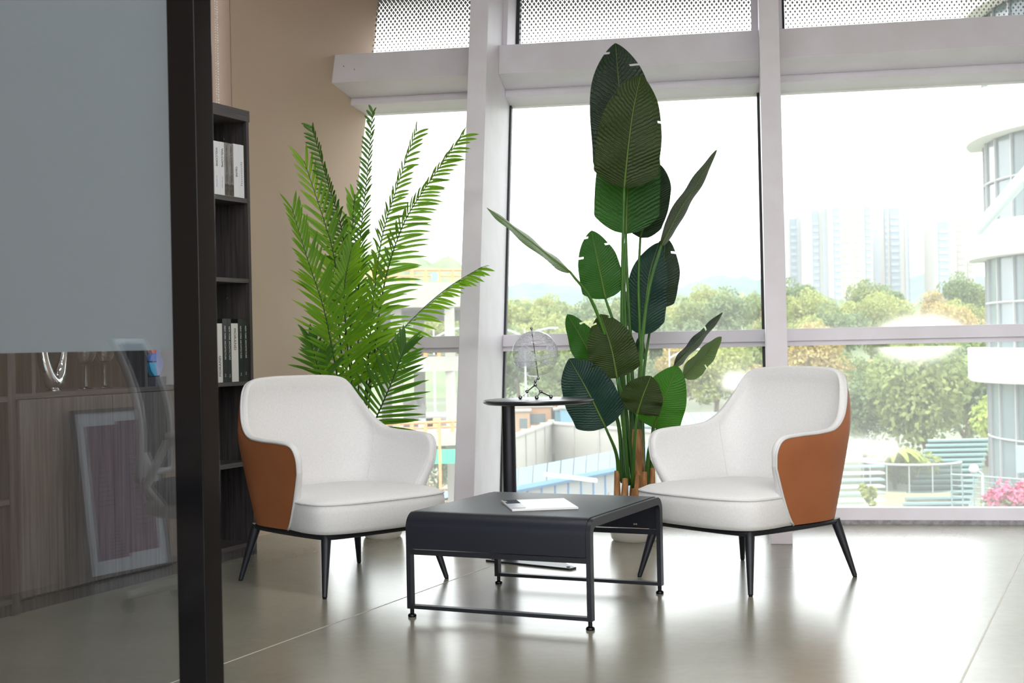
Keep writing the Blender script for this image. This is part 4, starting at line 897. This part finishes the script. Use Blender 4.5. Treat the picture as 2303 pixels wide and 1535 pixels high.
def tree(i, x, Y, z, s_, label, rz=0.0, grp='trees outside the windows'):
    t = protos[i]
    if used[i]: t = copy_tree(t)
    used[i] = True
    t.location = (x, Y, z); t.scale = (s_, s_, s_ * random.uniform(.92, 1.1)); t.rotation_euler = (0, 0, rz if rz else random.uniform(0, 6)); tag(t, label, 'tree', grp)
def px_tree(i, x, y, z, s_, label): P = onz(x, y, z); tree(i, P[0], P[1], z, s_, label)
for rowi, (Y, z, n_, x0, x1, s_, lab) in enumerate(((168, GZ, 15, -2, 66, 1.0, 'in the front row beyond the sheds'), (205, -6.5, 16, -8, 80, 1.05, 'in the second row beyond the sheds'), (250, -3, 17, -16, 94, 1.1, 'in the rear row of the tree belt'), (310, 1.0, 18, -26, 114, 1.1, 'on the slope under the hills'))):
    for k in range(n_):
        i = random.choice([0, 1, 2, 1, 0, 2, 1, 0, 3])
        tree(i, x0 + (x1 - x0) * (k + random.uniform(.2, .8)) / n_, Y + random.uniform(-8, 8), z, s_ * random.uniform(.85, 1.2), '%s tree, %s from the left %s' % (TNAME[i], ORD[k], lab))
for (i, x, Y, s_, lab) in ((0, 27.5, 92, .95, 'mid green tree left of the round building behind the right armchair'), (2, 32.5, 98, 1.05, 'dark green tree just left of the round building'), (1, 36, 104, 1.0, 'yellow-green tree behind the outdoor stairs'), (4, 31.2, 84, .72, 'bright lime tree above the curved terrace'), (4, 27.5, 72, .62, 'bright lime tree leaning over the outdoor stairs'), (2, 24.5, 96, .8, 'dark green tree right of the third window post'), (0, 40, 112, 1.1, 'mid green tree at the far side of the round building'), (3, 21.5, 104, .8, 'brownish tree beside the second window post')):
    tree(i, x, Y, GZ, s_, lab)
tree(2, onY(985, 900, 62)[0], 62, -6.5, .42, 'small tree seen between the concrete columns')
# towers
def tower(x0, x1, ytop, ybot, Y, cols, label, dep=16):
    a_, b_ = onY(x0, ybot, Y), onY(x1, ytop, Y); zt = b_[2]
    t = thing('tower_block', label, 'building', ((a_[0] + b_[0]) / 2, Y, GZ), 0, 'hazy tower blocks')
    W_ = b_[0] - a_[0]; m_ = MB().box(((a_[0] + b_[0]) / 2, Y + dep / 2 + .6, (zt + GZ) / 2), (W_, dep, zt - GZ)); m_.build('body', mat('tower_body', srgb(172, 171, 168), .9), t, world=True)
    acc = 0; tot = sum(c[0] for c in cols)
    for wd, kind in cols:
        x_ = a_[0] + W_ * (acc + wd / 2) / tot; w_ = W_ * wd / tot; acc += wd
        if kind == 'w': continue
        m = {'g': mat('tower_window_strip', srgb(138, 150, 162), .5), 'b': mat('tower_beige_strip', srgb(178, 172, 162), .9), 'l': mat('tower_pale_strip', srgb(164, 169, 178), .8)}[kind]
        h = (zt - GZ) * (.97 if kind == 'g' else .99)
        st = MB().box((x_, Y + .35, GZ + h / 2), (w_, .5, h)).build('window_strip', m, t, world=True)
        if kind in 'gb':
            q = MB(); z = GZ + 12
            while z < GZ + h - 3: q.box((x_, Y + .05, z), (w_ * .8, .3, 1.3)); z += 3.1
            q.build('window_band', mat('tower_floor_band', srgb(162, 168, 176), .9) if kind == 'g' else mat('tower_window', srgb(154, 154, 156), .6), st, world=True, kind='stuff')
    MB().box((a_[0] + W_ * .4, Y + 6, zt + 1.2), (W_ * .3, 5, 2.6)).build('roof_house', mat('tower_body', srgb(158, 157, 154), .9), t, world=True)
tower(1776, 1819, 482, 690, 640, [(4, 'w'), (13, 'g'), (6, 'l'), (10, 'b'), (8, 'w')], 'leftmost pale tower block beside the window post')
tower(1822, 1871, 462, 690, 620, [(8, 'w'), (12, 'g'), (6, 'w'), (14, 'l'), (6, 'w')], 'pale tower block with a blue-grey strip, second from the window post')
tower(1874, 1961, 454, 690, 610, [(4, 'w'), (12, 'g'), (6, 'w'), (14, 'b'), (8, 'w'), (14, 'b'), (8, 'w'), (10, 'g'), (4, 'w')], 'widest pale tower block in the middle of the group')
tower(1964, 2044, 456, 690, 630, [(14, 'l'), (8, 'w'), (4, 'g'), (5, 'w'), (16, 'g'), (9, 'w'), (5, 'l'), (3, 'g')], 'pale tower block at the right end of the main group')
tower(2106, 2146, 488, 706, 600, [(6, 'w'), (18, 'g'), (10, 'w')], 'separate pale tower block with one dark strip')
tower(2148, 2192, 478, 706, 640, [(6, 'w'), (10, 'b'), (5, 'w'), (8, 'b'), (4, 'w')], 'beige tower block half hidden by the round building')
# round building
RBX, RBY = 25.2, 50.0
RB = thing('round_building', 'white banded round office building with curved glass floors at the right edge', 'building', (RBX, RBY, GZ))
BAND = mat('white_cladding', srgb(238, 236, 228), .6); PANE = mat('tinted_pane', srgb(66, 78, 84), .15, spec=.4, var=(.35, srgb(112, 126, 130), (1, 1, .25))); MUL = mat('grey_mullion', srgb(150, 152, 154), .5)
def arc(R, a): return (RBX + R * math.cos(a), RBY + R * math.sin(a))
A0, A1 = math.radians(150), math.radians(300)
bands = [(-.75, .5), (3.8, 5.05), (8.15, 9.85), (12.9, 14.6)]
for z0, z1 in bands:
    rows = []
    for (R, z) in ((7.2, z0), (8.05, z0), (8.15, z0 + .12), (8.15, z1), (7.2, z1)): rows.append([(*arc(R, a), z) for a in np.linspace(A0, A1, 49)])
    MB().grid(rows).build('band', BAND, RB, world=True, smooth=True)
gaps = [(GZ, -.75), (.5, 3.8), (5.05, 8.15), (9.85, 12.9)]
NSEG = 15
for z0, z1 in gaps:
    rowsz = [z0, (z0 + z1) / 2, z1] if z1 - z0 < 6 else list(np.linspace(z0, z1, 5))
    for k in range(NSEG):
        a, b_ = A0 + (A1 - A0) * k / NSEG, A0 + (A1 - A0) * (k + 1) / NSEG
        for q in range(len(rowsz) - 1):
            p0, p1 = arc(7.4, a), arc(7.4, b_)
            MB().add([(*p0, rowsz[q]), (*p1, rowsz[q]), (*p1, rowsz[q + 1]), (*p0, rowsz[q + 1])], [(0, 1, 2, 3)]).build('pane', PANE, RB, world=True)
        P_ = arc(7.44, a); MB().box((*P_, (z0 + z1) / 2), (.08, .08, z1 - z0), a).build('mullion', MUL, RB, world=True)
    for z in rowsz[1:-1]: MB().tube([(*arc(7.44, a), z) for a in np.linspace(A0, A1, 40)], .05, 5).build('mullion_ring', MUL, RB, world=True)
a_, b_ = onY(2200, 516, 41.5), onY(2330, 366, 38)
MB().tube([a_, b_], .19, 10).build('diagonal_strut', mat('pale_blue_strut', srgb(222, 236, 244), .5), RB, world=True, smooth=True)
MB().tube([(*arc(7.7, math.radians(226)), GZ), (*arc(7.7, math.radians(226)), -.7)], .45, 12).build('column', BAND, RB, world=True, smooth=True)
# concrete frame under construction
CF = thing('concrete_frame', 'pale concrete building frame under construction behind the palm', 'building', (-5, 46, GZ))
RAIL = mat('orange_rail', srgb(214, 142, 92), .7); CONC2 = mat('beam_concrete', srgb(120, 117, 112), .9)
def cslab(y0, y1, Y, x0=560, x1=1078, name='slab', m=CONCRETE, dep=9.0, bow=1.2):
    xs = np.linspace(x0, x1, 18); zt, zb = onY(950, y0, Y)[2], onY(950, y1, Y)[2]; fr_ = []
    for x in xs:
        u = (x - x0) / (x1 - x0) * 2 - 1; Yq = Y + bow * (u * u); P = onY(x, y0, Yq); fr_.append((P[0], Yq))
    rows = [[(a, b_ + dep, zb) for a, b_ in fr_], [(a, b_, zb) for a, b_ in fr_], [(a, b_, zt) for a, b_ in fr_], [(a, b_ + dep, zt) for a, b_ in fr_]]
    MB().grid(rows).build(name, m, CF, world=True)
    return fr_, zt, zb
def crail(fr_, zt, h, name='guard_rail'):
    m_ = MB(); m_.tube([(a, b_ + .2, zt + h) for a, b_ in fr_], .05, 5); m_.tube([(a, b_ + .2, zt + h * .5) for a, b_ in fr_], .035, 5); m_.build(name, RAIL, CF, world=True)
    for a, b_ in fr_: MB().box((a, b_ + .2, zt + h / 2), (.12, .08, h)).build('rail_post', RAIL, CF, world=True)
f1, z1t, z1b = cslab(633, 690, 46); crail(f1, z1t, .42)
f2, z2t, z2b = cslab(802, 836, 46); crail(f2, z2t, .36)
f3, z3t, z3b = cslab(976, 1006, 44, dep=14); crail(f3, z3t, .34)
MB().box((f1[9][0], 46 + 5, z1b - .2), (7.6, .5, .4)).build('soffit_beam', CONC2, CF, world=True)
for x, Y, wd in ((700, 47, .36), (892, 46.9, .36), (1012, 46.9, .34), (942, 51, .4), (800, 51, .4), (1045, 52, .4), (868, 53, .4)):
    P = onY(x, 760, Y)
    MB().box((P[0], Y, (z1b + z2t) / 2), (wd, wd, z1b - z2t)).build('column', CONCRETE, CF, world=True); MB().box((P[0], Y, (z2b + z3t) / 2), (wd, wd, z2b - z3t)).build('column', CONCRETE, CF, world=True); MB().box((P[0], Y, (z3b + GZ) / 2), (wd, wd, z3b - GZ)).build('column', CONCRETE, CF, world=True)
P = onY(978, 622, 45.7); MB().box((P[0], 45.7, P[2]), (.22, .03, .26)).build('notice_board', mat('sky_blue_board', srgb(120, 190, 232), .6), CF, world=True)
P = onY(1000, 1026, 40); MB().box((P[0] - 1.2, 40, P[2]), (3.6, .06, .42)).build('debris_net', mat('teal_net', srgb(66, 158, 134), .8), CF, world=True)
P = onY(990, 1060, 38); MB().tube([(P[0], 38, GZ), (P[0], 38, 1 - (960 - 773) / FPX * 38)], .045, 6).build('scaffold_pole', RAIL, CF, world=True)
P = onz(930, 938, -2.0); rk = MB().sphere((0, 0, .45), .55, 10, 7); rk.v = [(x * random.uniform(.85, 1.15), y * random.uniform(.85, 1.1), z * random.uniform(.85, 1.1)) for x, y, z in rk.v]; ro = rk.build('boulder', mat('grey_rock', srgb(150, 148, 144), .9)); ro.location = (onY(922, 900, 49)[0], 49, z3t); tag(ro, 'grey boulder on the concrete deck behind the left armchair', 'rock')
for x, c in ((958, (168, 178, 184)), (975, (226, 186, 120))):
    o = MB().box((0, 0, .17), (.5, .4, .34)).build('material_stack', mat('stack_%d' % x, srgb(*c), .8)); o.location = (onY(x, 940, 47)[0], 47, z3t); tag(o, '%s stack of building material on the concrete deck' % ('grey' if x < 970 else 'yellow'), 'stack')
for k in range(5):
    P = onz(955 + 12 * k, 1075 + 14 * k, -6.5); o = MB().box((0, 0, .1), (2.0, .3, .12)).build('plank', mat('site_plank', srgb(136, 116, 84), .9)); o.location = (P[0], P[1], -6.5 - .05); tag(o, 'pale plank lying on the building site, %s from the far side' % ORD[k], 'plank', 'planks on the building site')
md = MB().box((0, 0, -.6), (16, 46, 1.1)).build('site_mound', mat('bare_earth', srgb(116, 106, 90), .95, var=(.6, srgb(92, 86, 70)))); md.location = (-6.2, 46, -6.5); tag(md, 'bare earth platform of the building site', 'ground')
tp_ = MB().grid([[(x, y, .05 + .1 * random.random()) for x in np.linspace(-1, 1, 7)] for y in np.linspace(-1.6, 1.6, 7)]).build('tarpaulin', mat('blue_tarp', srgb(76, 104, 140), .6)); P = onz(985, 1118, -6.5); tp_.location = (P[0], P[1], -6.45); tag(tp_, 'blue tarpaulin spread on the building site', 'tarpaulin')
# blue-roofed site shed
ZR = -3.15
SH = thing('site_shed', 'long white site shed with a pale blue roof below the window', 'building', onz(1290, 1060, ZR) * [1, 1, 0] + [0, 0, GZ])
nl_, nr_, frr, frl = onz(1060, 1112, ZR), onz(1470, 1034, ZR), onz(1470, 996, ZR + .25), onz(1060, 1072, ZR + .25)
BR = mat('blue_roof', srgb(84, 116, 138), .6); BR2 = mat('blue_trim', srgb(76, 122, 164), .6); SW = mat('shed_wall', srgb(156, 158, 160), .7)
NP = 14
for k in range(NP):
    u0, u1 = k / NP + .003, (k + 1) / NP - .003; L_ = lambda A_, B_, u: A_ + (B_ - A_) * u
    q = [L_(nl_, nr_, u0), L_(nl_, nr_, u1), L_(frl, frr, u1), L_(frl, frr, u0)]; MB().hexa([p - [0, 0, .1] for p in q], q).build('roof_panel', BR, SH, world=True)
wdir = (nr_ - nl_); wl_ = np.linalg.norm(wdir); wdir /= wl_; wn_ = np.array([wdir[1], -wdir[0], 0]); wn_ = wn_ if wn_[1] < 0 else -wn_
ang_ = math.atan2(wdir[1], wdir[0])
for k in range(NP):
    c_ = nl_ + wdir * wl_ * (k + .5) / NP - wn_ * .25; c_[2] = (ZR - .1 + GZ) / 2; MB().box(c_, (wl_ / NP - .02, .12, ZR - .1 - GZ), ang_).build('wall_panel', SW, SH, world=True)
    c_ = nl_ + wdir * wl_ * k / NP - wn_ * .18; c_[2] = (ZR - .1 + GZ) / 2; MB().box(c_, (.07, .05, ZR - .1 - GZ), ang_).build('batten', BR2, SH, world=True)
e0 = nl_.copy(); e0[2] -= .1; e1 = nr_.copy(); e1[2] -= .1; MB().tube([e0, e1], .1, 6).build('eave_trim', BR2, SH, world=True)
for k in (3.5, 5.6, 8.5, 10.6):
    c_ = nl_ + wdir * wl_ * (k) / NP - wn_ * .17; c_[2] = ZR - 1.1; w_ = MB().box(c_, (.6, .05, .55), ang_).build('window', SW, SH, world=True); MB().box(c_ + wn_ * .02, (.5, .04, .45), ang_).build('window_pane', mat('shed_pane', srgb(150, 164, 166), .2), w_, world=True)
pipe = MB().tube([onz(1225, 1066, ZR + .5), onz(1340, 1080, ZR + .5)], .06, 6).build('pipe', mat('tower_white', srgb(236, 234, 228), .9)); pipe['label'] = 'white pipe lying across the blue shed roof'; pipe['category'] = 'pipe'
# boundary wall behind the shed
WZ0, WZ1 = -6.6, -4.2
def bwall(pts):
    t = thing('boundary_wall', 'long white panelled boundary wall behind the blue-roofed shed', 'wall', (pts[0][0], pts[0][1], WZ0))
    for A_, B_ in zip(pts[:-1], pts[1:]):
        d = B_ - A_; n_ = max(1, int(np.linalg.norm(d) / 3)); an = math.atan2(d[1], d[0])
        for k in range(n_):
            c_ = A_ + d * (k + .5) / n_; MB().box((c_[0], c_[1], (WZ0 + WZ1) / 2 - 1), (np.linalg.norm(d) / n_ - .12, .2, WZ1 - WZ0 + 2), an).build('panel', mat('white_wall_panel', srgb(164, 161, 154), .9), t, world=True)
            c_ = A_ + d * k / n_; MB().box((c_[0], c_[1], (WZ0 + WZ1) / 2 - .9), (.25, .34, WZ1 - WZ0 + 2.2), an).build('post', CONCRETE, t, world=True)
        MB().box(((A_ + B_) / 2 * [1, 1, 0] + [0, 0, WZ1]), (np.linalg.norm(d), .4, .14), an).build('coping', CONCRETE, t, world=True)
g1 = onz(1130, 985, -5.4); bwall([onz(1100, 1000, WZ1), onz(1240, 950, WZ1), onz(1700, 990, WZ1)])
emb = MB().prism([onz(1080, 1012, -6.2), onz(1450, 1030, -6.2), onz(1450, 1022, -6.2), onz(1240, 1018, -6.2)], lambda p: (p[0], p[1], GZ), lambda p: (p[0], p[1], -6.2)).build('embankment', mat('grassy_earth', srgb(100, 96, 78), .95, var=(.5, srgb(76, 84, 58)))); tag(emb, 'grassy earth bank between shed and boundary wall', 'ground')
# coloured site cabins behind the wall
for (x, y0, y1, Y, wd, c, lab) in ((1195, 915, 950, 118, 3.4, (236, 176, 130), 'orange site cabin behind the side table post'), (1222, 905, 950, 120, 2.2, (240, 182, 136), 'taller orange site cabin behind the side table'), (1266, 922, 952, 118, 1.4, (132, 196, 214), 'narrow teal site cabin under the globe table'), (1290, 918, 955, 116, 2.2, (150, 208, 236), 'light blue site cabin behind the dark leaf'), (1170, 925, 950, 116, 1.6, (238, 196, 160), 'pale orange site cabin next to the window post')):
    a_ = onY(x, y0, Y); t = thing('site_cabin', lab, 'cabin', (a_[0], Y, GZ)); h = a_[2] - GZ
    m = mat('cabin_%d_%d_%d' % c, tuple(q * .4 for q in srgb(*c)[:3]) + (1,), .8)
    MB().box((0, 1.2, h / 2), (wd, 2.4, h)).build('body', m, t); MB().box((0, 1.2, h + .08), (wd + .3, 2.7, .16)).build('roof', CONCRETE, t); MB().box((wd * .15, -.02, h - 1.0), (wd * .4, .06, .8)).build('window', PANE, t)
# low teal-roofed building and street lamps
t = thing('low_building', 'low building with a pale teal ribbed roof beneath the belt of trees', 'building', (onY(1545, 950, 105)[0], 105, GZ))
a_ = onY(1500, 942, 105); 
for k in range(8): MB().hexa([(-3.4 + k * .85, 0, a_[2] - GZ - .6), (-3.4 + k * .85 + .8, 0, a_[2] - GZ - .6), (-3.4 + k * .85 + .8, 5, a_[2] - GZ + .1), (-3.4 + k * .85, 5, a_[2] - GZ + .1)], [(-3.4 + k * .85, 0, a_[2] - GZ - .5), (-3.4 + k * .85 + .8, 0, a_[2] - GZ - .5), (-3.4 + k * .85 + .8, 5, a_[2] - GZ + .2), (-3.4 + k * .85, 5, a_[2] - GZ + .2)]).build('roof_panel', mat('teal_roof', srgb(110, 138, 138), .6), t)
MB().box((0, 2.6, (a_[2] - GZ - .6) / 2), (6.6, 4.6, a_[2] - GZ - .6)).build('wall', SW, t)
LW = mat('lamp_white', srgb(184, 187, 190), .5)
def street_lamp(x, y, Y, arms, lab):
    P = onY(x, y, Y); t = thing('street_lamp', lab, 'street lamp', (P[0], Y, GZ)); h = P[2] - GZ
    MB().tube([(0, 0, 0), (0, 0, h)], [.09, .06], 8).build('pole', LW, t, smooth=True)
    for s_ in arms: MB().tube([(0, 0, h - .8), (s_ * 1.2, 0, h - .2), (s_ * 2.2, 0, h)], .09, 6).build('arm', LW, t, smooth=True); MB().box((s_ * 2.5, 0, h), (.9, .3, .14)).build('lamp_head', LW, t)
street_lamp(1505, 786, 130, (1,), 'white street lamp in front of the tree belt')
street_lamp(1180, 738, 120, (-1, 1), 'white double-armed street lamp behind the globe')
street_lamp(975, 738, 110, (-1, 1), 'white double-armed street lamp between the concrete columns')
# terrace garden by the round building
TE = thing('curved_terrace', 'curved terrace planter with grey railing beside the outdoor stairs', 'terrace', (19.2, 63, GZ))
tz = 1 - (1118 - 757) / FPX * 60; ccx, ccy = onY(2060, 1118, 62)[0] + .3, 63.5; R_ = 2.2
AN = np.linspace(math.radians(170), math.radians(330), 25)
MB().grid([[(ccx + R_ * math.cos(a), ccy + R_ * math.sin(a), z) for a in AN] for z in (GZ, tz)]).build('retaining_wall', mat('cream_wall', srgb(176, 168, 142), .8), TE, world=True, smooth=True)
MB().grid([[(ccx + R_ * math.cos(a), ccy + R_ * math.sin(a), z) for a in AN] for z in (tz + .05, tz + 1.2)]).build('rail_panel', glass_mat('smoked_panel', (.5, .53, .53, 1), .35, srgb(120, 126, 124)), TE, world=True, smooth=True)
MB().tube([(ccx + R_ * math.cos(a), ccy + R_ * math.sin(a), tz + 1.25) for a in AN], .06, 6).build('top_rail', mat('grey_rail', srgb(168, 172, 172), .5), TE, world=True)
for a in AN[::4]: MB().box((ccx + R_ * math.cos(a), ccy + R_ * math.sin(a), tz + .62), (.05, .05, 1.25)).build('rail_post', mat('grey_rail', srgb(168, 172, 172), .5), TE, world=True)
pd = foliage(77, 1.5, .7, 14, 900, .16).build('shrub', TM[1]); pd.location = (ccx, ccy, tz + .9); tag(pd, 'low yellow-green shrub filling the curved terrace', 'shrub')
pe = thing('garden_palm', 'small palm growing on the curved terrace', 'palm', (ccx - 1.0, ccy - .6, tz))
MB().tube([(0, 0, 0), (0, 0, 1.6)], [.1, .07], 7).build('trunk', TRUNK, pe)
for k in range(12):
    a = k * .55; m_ = MB(); rows = []
    for j in range(7):
        u = j / 6; c_ = np.array([math.cos(a) * 1.3 * u, math.sin(a) * 1.3 * u, 1.6 + 1.3 * u - 1.5 * u * u]); sd_ = np.array([-math.sin(a), math.cos(a), 0]) * .2 * math.sin(math.pi * (.15 + .8 * u)); rows.append([c_ - sd_ - [0, 0, .08], c_, c_ + sd_ - [0, 0, .08]])
    m_.grid(rows).build('frond', TM[4], pe)
SR = thing('outdoor_stairs', 'pale teal outdoor stairs climbing behind the curved terrace', 'stairs', (onY(2120, 1130, 64)[0], 64, GZ))
TEAL = mat('pale_teal_step', srgb(122, 150, 150), .5); TEAL2 = mat('teal_riser', srgb(86, 134, 132), .5)
for k in range(13):
    z = 1 - (1138 - 755) / FPX * 60 + k * .2; Y = 61 + k * .42; P = onY(2105 + k * 4.5, 1000, Y)
    MB().box((P[0], Y, z), (3.0, .44, .09)).build('step', TEAL, SR, world=True); MB().box((P[0], Y + .2, z - .12), (2.9, .05, .2)).build('riser', TEAL2, SR, world=True)
GRR = mat('pale_green_rail', srgb(132, 150, 150), .5)
GR_ = thing('garden_railing', 'pale metal railing in front of the round building', 'railing', (onY(2230, 1140, 47)[0], 47, GZ))
q0, q1 = onY(2140, 1066, 50), onY(2360, 1082, 44)
for k in range(7): L_ = [np.array([0, 0, -k * .2])] * 2; MB().tube([q0 - [0, 0, k * .2], q1 - [0, 0, k * .2]], .035 if k == 0 else .018, 5).build('bar', GRR, GR_, world=True)
for k in range(9): c_ = q0 + (q1 - q0) * k / 8; MB().box((c_[0], c_[1], c_[2] - .7), (.05, .05, 1.5)).build('post', GRR, GR_, world=True)
lpz = onY(2196, 1062, 46); gl_ = thing('garden_lamp', 'slim white garden lamp in front of the railing', 'lamp', (lpz[0] + .2, 46, GZ))
MB().tube([(0, 0, 0), (0, 0, lpz[2] - GZ - .05), (-.2, 0, lpz[2] - GZ + .1)], .04, 6).build('pole', LW, gl_); MB().sphere((-.28, 0, lpz[2] - GZ + .12), .17, 10, 6).build('lamp_head', LW, gl_, smooth=2)
PINK = mat('pink_blossom', srgb(184, 76, 112), .7, var=(2, srgb(206, 116, 142)))
for (x, y, s_, lab) in ((2262, 1122, .75, 'pink flowering bush in front of the round building'), (2310, 1118, .8, 'pink flowering bush at the right edge of the window')):
    P = onY(x, y, 43); t = thing('flowering_bush', lab, 'bush', (P[0], 43, P[2] - .6)); fo = foliage(90 + x, s_, .45, 10, 420, .09).build('blossom', PINK, t, kind='stuff'); fo.location = (0, 0, .65); fo = foliage(95 + x, s_, .4, 10, 420, .1).build('foliage', TM[0], t, kind='stuff'); fo.location = (0, .2, .3)
P = onY(2291, 1060, 42); sg_ = thing('sign_board', 'pale blue sign board with a small yellow mark at the right edge', 'sign', (P[0] + .2, 42, P[2] - .42))
MB().box((0, 0, .42), (.72, .06, .84)).build('panel', mat('pale_blue_sign', srgb(136, 164, 180), .5), sg_, bevel=.02); MB().lathe([(.06, 0), (.06, .01)], (0, 0, 0), 10).build('mark', mat('yellow_mark', srgb(236, 190, 60), .6), sg_).rotation_euler = (math.pi / 2, 0, 0)
sg_.children[-1].location = (.08, -.032, .38)
cn = thing('glass_canopy', 'striped white and teal glass canopy just outside beyond the right armchair', 'canopy', (onY(1925, 1100, 52)[0], 52, -7))
for k in range(9):
    a_, b_ = onY(1880, 1150 - k * 15, 50 + k * .8), onY(1985, 1156 - k * 15, 50 + k * .8); MB().box((a_ + b_) / 2, (b_[0] - a_[0], .78, .06)).build('slat', TEAL if k % 2 else LW, cn, world=True)
hd = foliage(60, .32, .75, 10, 500, .1).build('hedge_column', TM[1]); P = onY(1952, 1120, 44); hd.location = (P[0], 44, P[2]); tag(hd, 'narrow clipped hedge beside the canopy', 'hedge')
